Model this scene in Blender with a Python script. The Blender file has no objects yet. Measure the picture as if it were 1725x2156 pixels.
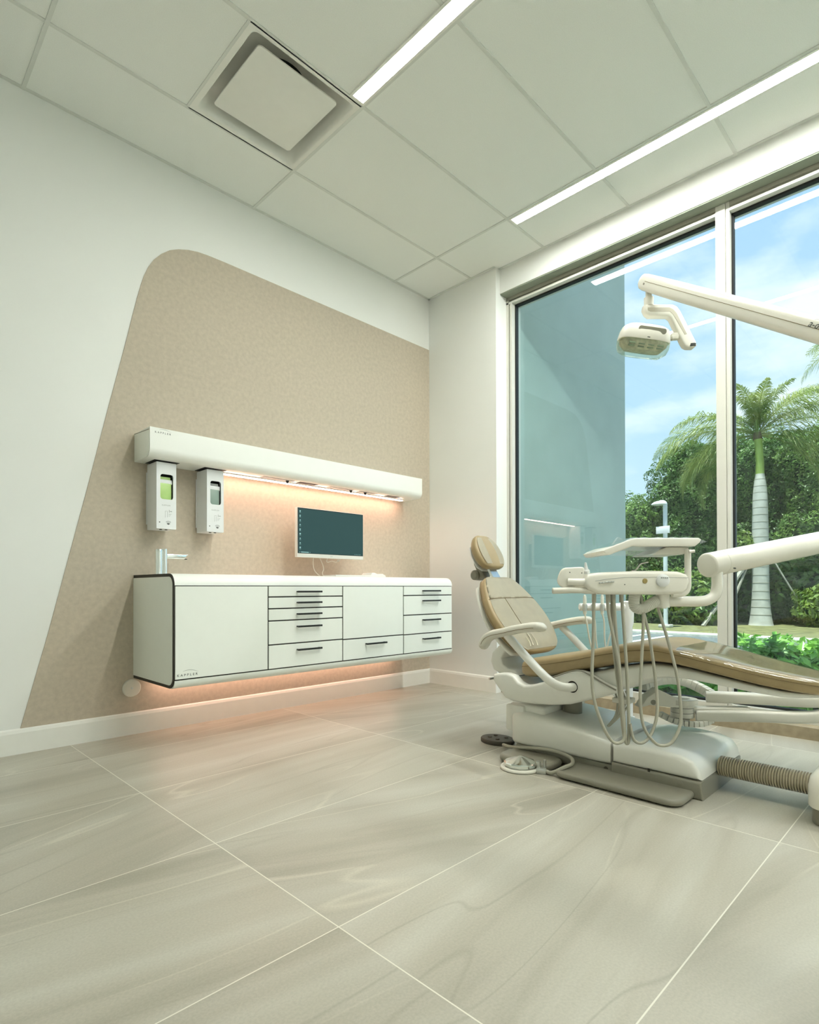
import bpy, bmesh, math, random
from mathutils import Vector, Matrix, noise
random.seed(7)
PI = math.pi
scene = bpy.context.scene
COL = scene.collection

# ------------------------------------------------------------------ camera
cam_d = bpy.data.cameras.new('camera')
cam = bpy.data.objects.new('camera', cam_d)
COL.objects.link(cam)
scene.camera = cam
YAW, PITCH, ROLL, FPX, HORIZ = 0.7849, 0.0062, -0.002, 1200.25, 1230.94
cam.location = (-3.4223, -3.1944, 0.7727)
_fw = Vector((math.sin(YAW) * math.cos(PITCH), math.cos(YAW) * math.cos(PITCH), math.sin(PITCH)))
_rt = Vector((math.cos(YAW), -math.sin(YAW), 0))
_up = _rt.cross(_fw)
_rt2 = _rt * math.cos(ROLL) + _up * math.sin(ROLL)
_up2 = -_rt * math.sin(ROLL) + _up * math.cos(ROLL)
cam.rotation_euler = Matrix((_rt2, _up2, -_fw)).transposed().to_euler()
cam_d.sensor_fit = 'HORIZONTAL'
cam_d.sensor_width = 36.0
cam_d.lens = 36.0 * FPX / 1725.0
cam_d.shift_y = (HORIZ - 1078.0) / 1725.0
cam_d.clip_start = 0.05
cam_d.clip_end = 300

# ------------------------------------------------------------------ view
vs = scene.view_settings
vs.view_transform = 'Standard'
vs.look = 'None'
vs.gamma = 1.0
vs.use_curve_mapping = False
vs.exposure = 0.60

STRIP_E = 56.0       # recessed ceiling light strips
WARM_E = 20.0         # warm strips under shelf and cabinets
SKY_E = 0.84
SUN_E = 6.5

# ------------------------------------------------------------------ world: sky with clouds
w = bpy.data.worlds.new('sky')
scene.world = w
w.use_nodes = True
nt = w.node_tree
nt.nodes.clear()
def N(t, **k):
    n = nt.nodes.new(t)
    for a, b in k.items():
        setattr(n, a, b)
    return n
tc = N('ShaderNodeTexCoord')
sep = N('ShaderNodeSeparateXYZ')
nt.links.new(tc.outputs['Generated'], sep.inputs[0])
ramp = N('ShaderNodeValToRGB')
ramp.color_ramp.elements[0].position = 0.0
ramp.color_ramp.elements[0].color = (0.78, 0.90, 0.99, 1)
ramp.color_ramp.elements[1].position = 0.75
ramp.color_ramp.elements[1].color = (0.38, 0.60, 0.95, 1)
e = ramp.color_ramp.elements.new(0.28)
e.color = (0.60, 0.80, 0.97, 1)
nt.links.new(sep.outputs[2], ramp.inputs[0])
mp = N('ShaderNodeMapping')
mp.inputs['Scale'].default_value = (1.0, 1.0, 2.6)
mp.inputs['Location'].default_value = (0.35, 0.1, 0.22)
nt.links.new(tc.outputs['Generated'], mp.inputs[0])
nz = N('ShaderNodeTexNoise')
nz.inputs['Scale'].default_value = 2.6
nz.inputs['Detail'].default_value = 7
nz.inputs['Roughness'].default_value = 0.55
nt.links.new(mp.outputs[0], nz.inputs['Vector'])
cr = N('ShaderNodeValToRGB')
cr.color_ramp.elements[0].position = 0.50
cr.color_ramp.elements[0].color = (0, 0, 0, 1)
cr.color_ramp.elements[1].position = 0.66
cr.color_ramp.elements[1].color = (1, 1, 1, 1)
nt.links.new(nz.outputs[0], cr.inputs[0])
mx = N('ShaderNodeMixRGB')
mx.inputs[2].default_value = (1.12, 1.12, 1.14, 1)
nt.links.new(cr.outputs[0], mx.inputs[0])
nt.links.new(ramp.outputs[0], mx.inputs[1])
bg = N('ShaderNodeBackground')
bg.inputs[1].default_value = SKY_E
nt.links.new(mx.outputs[0], bg.inputs[0])
ow = N('ShaderNodeOutputWorld')
nt.links.new(bg.outputs[0], ow.inputs[0])

# ------------------------------------------------------------------ sun
sd = bpy.data.lights.new('sun', 'SUN')
sd.energy = SUN_E
sd.angle = 0.01
sd.color = (1.0, 0.95, 0.84)
sun = bpy.data.objects.new('sun', sd)
COL.objects.link(sun)
sun.location = (-10, 6, 20)
sun.rotation_euler = Vector((0.22, -0.04, -1.0)).to_track_quat('-Z', 'Y').to_euler()

# ------------------------------------------------------------------ materials
def mat(name, col, rough=0.5, metal=0.0, spec=0.5, coat=0.0, coat_r=0.1, trans=0.0, bump=None, mottle=None, ior=1.45, sheen=0.0, sss=0.0, vary=0.04):
    m = bpy.data.materials.new(name)
    m.use_nodes = True
    t = m.node_tree
    b = t.nodes['Principled BSDF']
    b.inputs['Base Color'].default_value = (*col, 1)
    b.inputs['Roughness'].default_value = rough
    b.inputs['Metallic'].default_value = metal
    b.inputs['Specular IOR Level'].default_value = spec
    b.inputs['Coat Weight'].default_value = coat
    b.inputs['Coat Roughness'].default_value = coat_r
    b.inputs['Transmission Weight'].default_value = trans
    b.inputs['IOR'].default_value = ior
    b.inputs['Sheen Weight'].default_value = sheen
    tcn = t.nodes.new('ShaderNodeTexCoord')
    n = t.nodes.new('ShaderNodeTexNoise')
    n.inputs['Scale'].default_value = mottle[0] if mottle else 18.0
    n.inputs['Detail'].default_value = mottle[2] if mottle else 3.0
    t.links.new(tcn.outputs['Object'], n.inputs['Vector'])
    r = t.nodes.new('ShaderNodeValToRGB')
    v = mottle[1] if mottle else vary
    r.color_ramp.elements[0].position = 0.32
    r.color_ramp.elements[1].position = 0.68
    r.color_ramp.elements[0].color = (*[c * (1 - v) for c in col], 1)
    r.color_ramp.elements[1].color = (*[min(1, c * (1 + v)) for c in col], 1)
    t.links.new(n.outputs[0], r.inputs[0])
    t.links.new(r.outputs[0], b.inputs['Base Color'])
    if bump:
        nb = t.nodes.new('ShaderNodeTexNoise')
        nb.inputs['Scale'].default_value = bump[0]
        nb.inputs['Detail'].default_value = 4
        t.links.new(tcn.outputs['Object'], nb.inputs['Vector'])
        bp = t.nodes.new('ShaderNodeBump')
        bp.inputs['Strength'].default_value = bump[1]
        bp.inputs['Distance'].default_value = bump[2] if len(bump) > 2 else 0.002
        t.links.new(nb.outputs[0], bp.inputs['Height'])
        t.links.new(bp.outputs[0], b.inputs['Normal'])
    return m

def emis(name, col, s):
    m = bpy.data.materials.new(name)
    m.use_nodes = True
    t = m.node_tree
    t.nodes.clear()
    em = t.nodes.new('ShaderNodeEmission')
    em.inputs[0].default_value = (*col, 1)
    em.inputs[1].default_value = s
    o = t.nodes.new('ShaderNodeOutputMaterial')
    t.links.new(em.outputs[0], o.inputs[0])
    return m

def glass(name, tint, rough=0.0, ior=1.5, base=0.0):
    m = bpy.data.materials.new(name)
    m.use_nodes = True
    t = m.node_tree
    t.nodes.clear()
    tr = t.nodes.new('ShaderNodeBsdfTransparent')
    tr.inputs[0].default_value = (*tint, 1)
    gl = t.nodes.new('ShaderNodeBsdfGlossy')
    gl.inputs['Roughness'].default_value = rough
    gl.inputs[0].default_value = (0.95, 1, 1, 1)
    # Schlick reflectance, the same for both faces of the thin sheet
    f0 = ((ior - 1) / (ior + 1)) ** 2 + base
    g = t.nodes.new('ShaderNodeNewGeometry')
    dt = t.nodes.new('ShaderNodeVectorMath')
    dt.operation = 'DOT_PRODUCT'
    t.links.new(g.outputs['Normal'], dt.inputs[0])
    t.links.new(g.outputs['Incoming'], dt.inputs[1])
    def op(k, x, y=None):
        n = t.nodes.new('ShaderNodeMath')
        n.operation = k
        for q, v in enumerate((x, y)):
            if v is None:
                continue
            if isinstance(v, (int, float)):
                n.inputs[q].default_value = v
            else:
                t.links.new(v, n.inputs[q])
        return n.outputs[0]
    pw = op('POWER', op('SUBTRACT', 1.0, op('MINIMUM', op('ABSOLUTE', dt.outputs['Value']), 1.0)), 5.0)
    fac = op('ADD', op('MULTIPLY', pw, 1 - f0), f0)
    mi = t.nodes.new('ShaderNodeMixShader')
    t.links.new(fac, mi.inputs[0])
    t.links.new(tr.outputs[0], mi.inputs[1])
    t.links.new(gl.outputs[0], mi.inputs[2])
    o = t.nodes.new('ShaderNodeOutputMaterial')
    t.links.new(mi.outputs[0], o.inputs[0])
    return m

M = {}
M['wall'] = mat('wall_paint', (0.86, 0.87, 0.83), 0.85, spec=0.2, mottle=(2.0, 0.01, 2))
M['trim'] = mat('trim_paint', (0.86, 0.86, 0.80), 0.45, vary=0.01)
M['ceil'] = mat('ceiling_tile', (0.88, 0.90, 0.855), 0.95, spec=0.1, mottle=(300, 0.03, 2), bump=(400, 0.2, 0.001))
M['tbar'] = mat('ceiling_grid_paint', (0.72, 0.74, 0.69), 0.6, vary=0.02)
M['cover'] = mat('beige_wallcovering', (0.53, 0.465, 0.37), 0.9, spec=0.15, mottle=(44, 0.07, 12), bump=(160, 0.3, 0.001))
M['lam'] = mat('white_laminate', (0.88, 0.905, 0.83), 0.35, vary=0.006)
M['solid'] = mat('white_solid_surface', (0.89, 0.90, 0.84), 0.3, vary=0.006)
M['edge'] = mat('dark_edge_band', (0.022, 0.018, 0.010), 0.5)
M['black'] = mat('black_metal', (0.015, 0.017, 0.014), 0.4)
M['chrome'] = mat('chrome', (0.86, 0.90, 0.88), 0.12, metal=1.0, vary=0.01)
M['steel'] = mat('brushed_steel', (0.62, 0.64, 0.62), 0.28, metal=1.0, vary=0.02)
M['disp'] = mat('dispenser_plastic', (0.82, 0.84, 0.83), 0.35, vary=0.01)
M['soap'] = mat('green_soap', (0.45, 0.66, 0.22), 0.3, vary=0.06)
M['gel'] = mat('grey_gel', (0.27, 0.36, 0.30), 0.3, vary=0.05)
M['dark'] = mat('dark_parts_and_hollow_shade', (0.025, 0.03, 0.027), 0.7)  # dark parts, and hollows whose shade is put into the colour
M['grey'] = mat('grey_print', (0.10, 0.11, 0.10), 0.6)
M['lgrey'] = mat('light_grey_print', (0.38, 0.40, 0.38), 0.6)
M['mon'] = mat('monitor_plastic', (0.80, 0.80, 0.74), 0.35, vary=0.01)
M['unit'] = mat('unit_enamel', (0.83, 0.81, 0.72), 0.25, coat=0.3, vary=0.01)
M['unit2'] = mat('unit_enamel_darker', (0.71, 0.69, 0.60), 0.35, vary=0.01)  # slightly darker second tone of the enamel
M['frame'] = mat('chair_casting', (0.82, 0.82, 0.75), 0.3, coat=0.2, vary=0.01)
M['base'] = mat('grey_base_plastic', (0.26, 0.25, 0.195), 0.35, vary=0.02)
M['pad'] = mat('tan_vinyl', (0.36, 0.27, 0.135), 0.42, coat=0.25, coat_r=0.35, bump=(260, 0.12, 0.0006), vary=0.05)
M['pad_sheen'] = mat('tan_vinyl_sheen', (0.68, 0.62, 0.46), 0.36, coat=0.4, coat_r=0.3, bump=(260, 0.12, 0.0006), vary=0.04)  # the tan vinyl, with the ceiling's reflection put in as a paler colour
M['seam'] = mat('seam_thread', (0.20, 0.14, 0.06), 0.7)
M['hose'] = mat('grey_hose', (0.40, 0.39, 0.31), 0.5, vary=0.02)
M['whose'] = mat('white_hose', (0.72, 0.72, 0.64), 0.4, vary=0.02)
M['bell'] = mat('tan_corrugated_hose', (0.54, 0.48, 0.34), 0.28, coat=0.4, vary=0.04)
M['rubber'] = mat('dark_rubber', (0.085, 0.075, 0.055), 0.6)
M['brass'] = mat('brass', (0.50, 0.40, 0.18), 0.3, metal=1.0)
M['alu'] = mat('window_aluminium', (0.68, 0.675, 0.61), 0.38, vary=0.01)
M['gasket'] = mat('gasket', (0.01, 0.012, 0.011), 0.6)
M['curb'] = mat('brown_kerb_tile', (0.36, 0.30, 0.20), 0.5, mottle=(30, 0.12, 5))
M['fin'] = mat('outside_grey_render', (0.50, 0.575, 0.52), 0.95, spec=0.1, mottle=(3, 0.05, 5), bump=(60, 0.3, 0.003))
M['asph'] = mat('asphalt', (0.13, 0.15, 0.15), 0.9, mottle=(40, 0.2, 5))
M['conc'] = mat('kerb_concrete', (0.55, 0.55, 0.48), 0.9, mottle=(12, 0.15, 5))
M['paint'] = mat('white_road_paint', (0.75, 0.75, 0.72), 0.8)
M['soil'] = mat('soil', (0.10, 0.085, 0.045), 0.95, mottle=(10, 0.3, 5))
M['lawn'] = mat('lawn', (0.17, 0.17, 0.07), 0.9, mottle=(6, 0.35, 6))
M['glass'] = glass('tinted_window_glass', (0.86, 0.935, 0.94), ior=1.5, base=0.012)
M['film'] = glass('clear_plastic_film', (0.95, 0.95, 0.93), rough=0.07, ior=1.6, base=0.03)
M['filmc'] = glass('clear_tray_film', (0.90, 0.93, 0.94), rough=0.12, ior=1.5, base=0.12)
M['lamp_glass'] = glass('clear_lamp_shield', (0.86, 0.87, 0.76), rough=0.03, ior=1.45, base=0.03)
M['led'] = emis('cool_strip_light', (0.985, 1.0, 0.94), STRIP_E)
M['warm'] = emis('warm_strip_light', (1.0, 0.60, 0.47), WARM_E)
M['warm2'] = emis('warm_strip_light_low', (1.0, 0.60, 0.47), WARM_E * .62)
M['soffit'] = mat('soffit_underside_shade', (0.27, 0.30, 0.235), 0.6, vary=0.02)  # shade under the bulkhead put into this grey
M['soffit2'] = mat('head_channel_shade', (0.36, 0.35, 0.28), 0.5, vary=0.02)  # aluminium head, its shaded tone put into the colour
M['ring'] = mat('palm_ring_scar', (0.30, 0.29, 0.23), 0.9)
M['trunk'] = mat('palm_trunk', (0.50, 0.50, 0.44), 0.8, mottle=(5, 0.14, 6))
M['crown'] = mat('palm_crownshaft', (0.30, 0.42, 0.09), 0.45, mottle=(4, 0.12, 3))
M['bark'] = mat('tree_bark', (0.12, 0.09, 0.05), 0.9)
M['brace'] = mat('weathered_timber', (0.42, 0.40, 0.33), 0.8, mottle=(20, 0.15, 4))
M['lpost'] = mat('lamp_post_paint', (0.60, 0.66, 0.66), 0.5)

def leafmat(name, a, b, rough=0.4):
    m = bpy.data.materials.new(name)
    m.use_nodes = True
    t = m.node_tree
    bs = t.nodes['Principled BSDF']
    bs.inputs['Roughness'].default_value = rough
    bs.inputs['Specular IOR Level'].default_value = 0.4
    n = t.nodes.new('ShaderNodeTexNoise')
    n.inputs['Scale'].default_value = 2.2
    n.inputs['Detail'].default_value = 6
    tcn = t.nodes.new('ShaderNodeTexCoord')
    t.links.new(tcn.outputs['Object'], n.inputs['Vector'])
    r = t.nodes.new('ShaderNodeValToRGB')
    r.color_ramp.elements[0].position = 0.35
    r.color_ramp.elements[1].position = 0.65
    r.color_ramp.elements[0].color = (*a, 1)
    r.color_ramp.elements[1].color = (*b, 1)
    t.links.new(n.outputs[0], r.inputs[0])
    t.links.new(r.outputs[0], bs.inputs['Base Color'])
    tl = t.nodes.new('ShaderNodeBsdfTranslucent')
    t.links.new(r.outputs[0], tl.inputs[0])
    mi = t.nodes.new('ShaderNodeMixShader')
    mi.inputs[0].default_value = 0.35
    t.links.new(bs.outputs[0], mi.inputs[1])
    t.links.new(tl.outputs[0], mi.inputs[2])
    t.links.new(mi.outputs[0], t.nodes['Material Output'].inputs[0])
    return m
M['leaf1'] = leafmat('leaf_mid', (0.07, 0.16, 0.03), (0.22, 0.36, 0.07))
M['leaf2'] = leafmat('leaf_dark', (0.045, 0.115, 0.025), (0.14, 0.26, 0.055))
M['leaf3'] = leafmat('leaf_bright', (0.08, 0.18, 0.03), (0.30, 0.40, 0.08))
M['hedge'] = leafmat('hedge_leaf', (0.06, 0.24, 0.035), (0.34, 0.62, 0.12), 0.35)
M['frond'] = leafmat('palm_frond', (0.16, 0.26, 0.06), (0.42, 0.47, 0.14))
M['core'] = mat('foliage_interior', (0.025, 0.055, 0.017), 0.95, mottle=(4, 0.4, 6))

# floor: 1.21 x 0.605 m porcelain tiles, stack bond
def floor_mat():
    m = bpy.data.materials.new('porcelain_floor')
    m.use_nodes = True
    t = m.node_tree
    L = t.links.new
    b = t.nodes['Principled BSDF']
    def nd(k, **kw):
        n = t.nodes.new(k)
        for a, v in kw.items():
            setattr(n, a, v)
        return n
    def math_(op, a, c=None):
        n = nd('ShaderNodeMath', operation=op)
        for i, v in enumerate((a, c)):
            if v is None:
                continue
            if isinstance(v, (int, float)):
                n.inputs[i].default_value = v
            else:
                L(v, n.inputs[i])
        return n.outputs[0]
    g = nd('ShaderNodeNewGeometry')
    s = nd('ShaderNodeSeparateXYZ')
    L(g.outputs['Position'], s.inputs[0])
    tx = math_('DIVIDE', math_('ADD', s.outputs[0], 1.405 + 12.1), 1.21)
    ty = math_('DIVIDE', math_('ADD', s.outputs[1], 2.155 + 12.1), 0.605)
    ix, iy = math_('FLOOR', tx), math_('FLOOR', ty)
    fx, fy = math_('SUBTRACT', tx, ix), math_('SUBTRACT', ty, iy)
    dx = math_('MULTIPLY', math_('MINIMUM', fx, math_('SUBTRACT', 1.0, fx)), 1.21)
    dy = math_('MULTIPLY', math_('MINIMUM', fy, math_('SUBTRACT', 1.0, fy)), 0.605)
    d = math_('MINIMUM', dx, dy)
    grout = math_('LESS_THAN', d, 0.0016)
    # per tile random
    cmb = nd('ShaderNodeCombineXYZ')
    L(ix, cmb.inputs[0]); L(iy, cmb.inputs[1])
    wn = nd('ShaderNodeTexWhiteNoise', noise_dimensions='2D')
    L(cmb.outputs[0], wn.inputs['Vector'])
    sr = nd('ShaderNodeSeparateXYZ')
    L(wn.outputs['Color'], sr.inputs[0])
    # vein coordinate: position rotated a little per tile and offset per tile
    off = nd('ShaderNodeVectorMath', operation='SCALE')
    L(wn.outputs['Color'], off.inputs[0])
    off.inputs['Scale'].default_value = 40.0
    add = nd('ShaderNodeVectorMath', operation='ADD')
    L(g.outputs['Position'], add.inputs[0]); L(off.outputs[0], add.inputs[1])
    rot = nd('ShaderNodeVectorRotate', rotation_type='Z_AXIS')
    L(add.outputs[0], rot.inputs['Vector'])
    ang = math_('MULTIPLY', math_('SUBTRACT', sr.outputs[0], 0.4), 0.8)
    L(ang, rot.inputs['Angle'])
    mp1 = nd('ShaderNodeMapping')
    mp1.inputs['Scale'].default_value = (0.42, 4.6, 1)
    L(rot.outputs[0], mp1.inputs[0])
    n1 = nd('ShaderNodeTexNoise')
    n1.inputs['Scale'].default_value = 1.3
    n1.inputs['Detail'].default_value = 5
    n1.inputs['Distortion'].default_value = 0.3
    L(mp1.outputs[0], n1.inputs['Vector'])
    r1 = nd('ShaderNodeValToRGB')
    cols = [(0.30, (0.335, 0.315, 0.25)), (0.45, (0.425, 0.40, 0.325)), (0.58, (0.465, 0.445, 0.37)), (0.72, (0.52, 0.505, 0.43))]
    r1.color_ramp.elements[0].position = cols[0][0]; r1.color_ramp.elements[0].color = (*cols[0][1], 1)
    r1.color_ramp.elements[1].position = cols[-1][0]; r1.color_ramp.elements[1].color = (*cols[-1][1], 1)
    for p_, c_ in cols[1:3]:
        q = r1.color_ramp.elements.new(p_); q.color = (*c_, 1)
    L(n1.outputs[0], r1.inputs[0])
    # thin light and dark veins
    def vein(scale, sx, sy, width, seed):
        mp_ = nd('ShaderNodeMapping')
        mp_.inputs['Scale'].default_value = (sx, sy, 1)
        mp_.inputs['Location'].default_value = (seed, seed * 1.7, 0)
        L(rot.outputs[0], mp_.inputs[0])
        n_ = nd('ShaderNodeTexNoise')
        n_.inputs['Scale'].default_value = scale
        n_.inputs['Detail'].default_value = 2
        n_.inputs['Distortion'].default_value = 0.12
        L(mp_.outputs[0], n_.inputs['Vector'])
        a = math_('ABSOLUTE', math_('SUBTRACT', n_.outputs[0], 0.5))
        mr = nd('ShaderNodeMapRange')
        mr.inputs[1].default_value = 0.0
        mr.inputs[2].default_value = width
        mr.inputs[3].default_value = 1.0
        mr.inputs[4].default_value = 0.0
        L(a, mr.inputs[0])
        return mr.outputs[0]
    v1 = vein(0.9, 0.5, 3.2, 0.007, 3.0)
    v2 = vein(0.7, 0.55, 3.6, 0.006, 11.0)
    # patchy visibility of the veins
    n3 = nd('ShaderNodeTexNoise')
    n3.inputs['Scale'].default_value = 1.6
    L(add.outputs[0], n3.inputs['Vector'])
    msk = nd('ShaderNodeMapRange')
    msk.inputs[1].default_value = 0.40; msk.inputs[2].default_value = 0.58
    L(n3.outputs[0], msk.inputs[0])
    m1 = nd('ShaderNodeMixRGB')
    L(math_('MULTIPLY', math_('MULTIPLY', v1, msk.outputs[0]), 0.5), m1.inputs[0])
    L(r1.outputs[0], m1.inputs[1])
    m1.inputs[2].default_value = (0.66, 0.63, 0.52, 1)
    m2 = nd('ShaderNodeMixRGB')
    L(math_('MULTIPLY', math_('MULTIPLY', v2, math_('SUBTRACT', 1.0, math_('MULTIPLY', msk.outputs[0], 0.6))), 0.5), m2.inputs[0])
    L(m1.outputs[0], m2.inputs[1])
    m2.inputs[2].default_value = (0.30, 0.28, 0.22, 1)
    # fine speckle
    n4 = nd('ShaderNodeTexNoise')
    n4.inputs['Scale'].default_value = 170
    n4.inputs['Detail'].default_value = 2
    L(g.outputs['Position'], n4.inputs['Vector'])
    r4 = nd('ShaderNodeValToRGB')
    r4.color_ramp.elements[0].position = 0.3; r4.color_ramp.elements[0].color = (0.93, 0.93, 0.93, 1)
    r4.color_ramp.elements[1].position = 0.7; r4.color_ramp.elements[1].color = (1.05, 1.05, 1.05, 1)
    L(n4.outputs[0], r4.inputs[0])
    m3 = nd('ShaderNodeMixRGB', blend_type='MULTIPLY')
    m3.inputs[0].default_value = 1.0
    L(m2.outputs[0], m3.inputs[1]); L(r4.outputs[0], m3.inputs[2])
    # tile to tile tone
    tone = math_('ADD', math_('MULTIPLY', sr.outputs[1], 0.08), 0.96)
    m4 = nd('ShaderNodeVectorMath', operation='SCALE')
    L(m3.outputs[0], m4.inputs[0]); L(tone, m4.inputs['Scale'])
    m5 = nd('ShaderNodeMixRGB')
    L(grout, m5.inputs[0]); L(m4.outputs[0], m5.inputs[1])
    m5.inputs[2].default_value = (0.74, 0.72, 0.62, 1)
    L(m5.outputs[0], b.inputs['Base Color'])
    b.inputs['Roughness'].default_value = 0.36
    b.inputs['Specular IOR Level'].default_value = 0.5
    bp = nd('ShaderNodeBump')
    bp.inputs['Strength'].default_value = 0.08
    bp.inputs['Distance'].default_value = 0.002
    L(n4.outputs[0], bp.inputs['Height'])
    L(bp.outputs[0], b.inputs['Normal'])
    return m
M['floor'] = floor_mat()

# ------------------------------------------------------------------ mesh helpers
class MB:
    """collects shapes into one mesh; world coordinates"""
    def __init__(s):
        s.bm = bmesh.new()
    def box(s, a, b, bev=0.0, seg=2, mtx=None):
        bm = bmesh.new()
        x0, x1 = sorted((a[0], b[0])); y0, y1 = sorted((a[1], b[1])); z0, z1 = sorted((a[2], b[2]))
        v = [bm.verts.new(p) for p in ((x0, y0, z0), (x1, y0, z0), (x1, y1, z0), (x0, y1, z0), (x0, y0, z1), (x1, y0, z1), (x1, y1, z1), (x0, y1, z1))]
        for f in ((0, 3, 2, 1), (4, 5, 6, 7), (0, 1, 5, 4), (1, 2, 6, 5), (2, 3, 7, 6), (3, 0, 4, 7)):
            bm.faces.new([v[i] for i in f])
        if bev > 0:
            bmesh.ops.bevel(bm, geom=bm.edges[:], offset=min(bev, 0.49 * min(x1 - x0, y1 - y0, z1 - z0)), segments=seg, affect='EDGES', profile=0.5)
        s.add(bm, mtx)
        return s
    def add(s, bm, mtx=None):
        if mtx is not None:
            bm.transform(mtx)
        me = bpy.data.meshes.new('tmp')
        bm.to_mesh(me)
        s.bm.from_mesh(me)
        bpy.data.meshes.remove(me)
        bm.free()
    def tube(s, pts, r, n=12, smooth=0, caps=True):
        pts = [Vector(p) for p in pts]
        if smooth:
            pts, rr = catmull(pts, smooth, r if isinstance(r, (list, tuple)) else None)
            if rr:
                r = rr
        rad = list(r) if isinstance(r, (list, tuple)) else [r] * len(pts)
        bm = s.bm
        rings = []
        up = None
        for i, p in enumerate(pts):
            if i == 0:
                t = pts[1] - p
            elif i == len(pts) - 1:
                t = p - pts[i - 1]
            else:
                t = (pts[i + 1] - p).normalized() + (p - pts[i - 1]).normalized()
            if t.length < 1e-9:
                t = Vector((0, 0, 1))
            t.normalize()
            if up is None:
                up = Vector((0, 0, 1)) if abs(t.z) < 0.9 else Vector((1, 0, 0))
            a = t.cross(up)
            if a.length < 1e-6:
                a = t.cross(Vector((1, 0, 0)))
            a.normalize()
            b = a.cross(t).normalized()
            up = b
            rings.append([bm.verts.new(p + (a * math.cos(2 * PI * k / n) + b * math.sin(2 * PI * k / n)) * rad[i]) for k in range(n)])
        for i in range(len(rings) - 1):
            for k in range(n):
                bm.faces.new((rings[i][k], rings[i][(k + 1) % n], rings[i + 1][(k + 1) % n], rings[i + 1][k]))
        if caps:
            bm.faces.new(rings[0][::-1])
            bm.faces.new(rings[-1])
        return s
    def cyl(s, a, b, r, n=24, r2=None):
        return s.tube([a, b], [r, r if r2 is None else r2], n)
    def lathe(s, prof, n=32, mtx=None):
        """prof: (radius, z) list"""
        bm = bmesh.new()
        rings = []
        for rr, z in prof:
            if rr < 1e-6:
                rings.append([bm.verts.new((0, 0, z))])
            else:
                rings.append([bm.verts.new((rr * math.cos(2 * PI * k / n), rr * math.sin(2 * PI * k / n), z)) for k in range(n)])
        for i in range(len(rings) - 1):
            A, B = rings[i], rings[i + 1]
            for k in range(n):
                k2 = (k + 1) % n
                if len(A) == 1 and len(B) == 1:
                    continue
                if len(A) == 1:
                    bm.faces.new((A[0], B[k2], B[k]))
                elif len(B) == 1:
                    bm.faces.new((A[k], A[k2], B[0]))
                else:
                    bm.faces.new((A[k], A[k2], B[k2], B[k]))
        s.add(bm, mtx)
        return s
    def prism(s, poly, o, u, v, w, d0, d1, bev=0.0, seg=2):
        """polygon (a,b) -> o + a*u + b*v, extruded along w from d0 to d1"""
        o, u, v, w = Vector(o), Vector(u), Vector(v), Vector(w)
        bm = bmesh.new()
        A = [bm.verts.new(o + u * a + v * b + w * d0) for a, b in poly]
        B = [bm.verts.new(o + u * a + v * b + w * d1) for a, b in poly]
        n = len(poly)
        fa = bm.faces.new(A[::-1]); fb = bm.faces.new(B)
        for i in range(n):
            bm.faces.new((A[i], A[(i + 1) % n], B[(i + 1) % n], B[i]))
        bmesh.ops.recalc_face_normals(bm, faces=bm.faces[:])
        if bev > 0:
            es = list({e_ for f in (fa, fb) for e_ in f.edges})
            bmesh.ops.bevel(bm, geom=es, offset=bev, segments=seg, affect='EDGES', profile=0.5)
        bmesh.ops.triangulate(bm, faces=[f for f in bm.faces if len(f.verts) > 4])
        s.add(bm)
        return s
    def loft(s, rings, closed_ends=True):
        bm = s.bm
        R = [[bm.verts.new(p) for p in ring] for ring in rings]
        n = len(R[0])
        for i in range(len(R) - 1):
            for k in range(n):
                bm.faces.new((R[i][k], R[i][(k + 1) % n], R[i + 1][(k + 1) % n], R[i + 1][k]))
        if closed_ends:
            bm.faces.new(R[0][::-1]); bm.faces.new(R[-1])
        return s
    def quad(s, pts):
        s.bm.faces.new([s.bm.verts.new(p) for p in pts])
        return s

def catmull(pts, k, rad=None):
    out, rr = [], []
    n = len(pts)
    for i in range(n - 1):
        p0 = pts[max(i - 1, 0)]; p1 = pts[i]; p2 = pts[i + 1]; p3 = pts[min(i + 2, n - 1)]
        for j in range(k):
            t = j / k
            out.append(0.5 * ((2 * p1) + (p2 - p0) * t + (2 * p0 - 5 * p1 + 4 * p2 - p3) * t * t + (3 * p1 - p0 - 3 * p2 + p3) * t ** 3))
            if rad:
                rr.append(rad[i] * (1 - t) + rad[i + 1] * t)
    out.append(pts[-1])
    if rad:
        rr.append(rad[-1])
    return out, rr

def se_ring(cx, cz, w_, h, n=32, p=3.0, f=None):
    """superellipse ring in local (a,b)"""
    out = []
    for k in range(n):
        t = 2 * PI * k / n
        c, s_ = math.cos(t), math.sin(t)
        a = w_ * math.copysign(abs(c) ** (2 / p), c)
        b = h * math.copysign(abs(s_) ** (2 / p), s_)
        out.append((cx + a, cz + b))
    return out

def roundpoly(pts, r, n=5):
    out = []
    m = len(pts)
    for i in range(m):
        p0, p1, p2 = Vector(pts[i - 1]), Vector(pts[i]), Vector(pts[(i + 1) % m])
        a, b = (p0 - p1), (p2 - p1)
        q = min(r, a.length * .48, b.length * .48)
        s, e_ = p1 + a.normalized() * q, p1 + b.normalized() * q
        for k in range(n + 1):
            t = k / n
            v = s * (1 - t) ** 2 + p1 * 2 * t * (1 - t) + e_ * t * t
            out.append((v.x, v.y))
    return out

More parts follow.
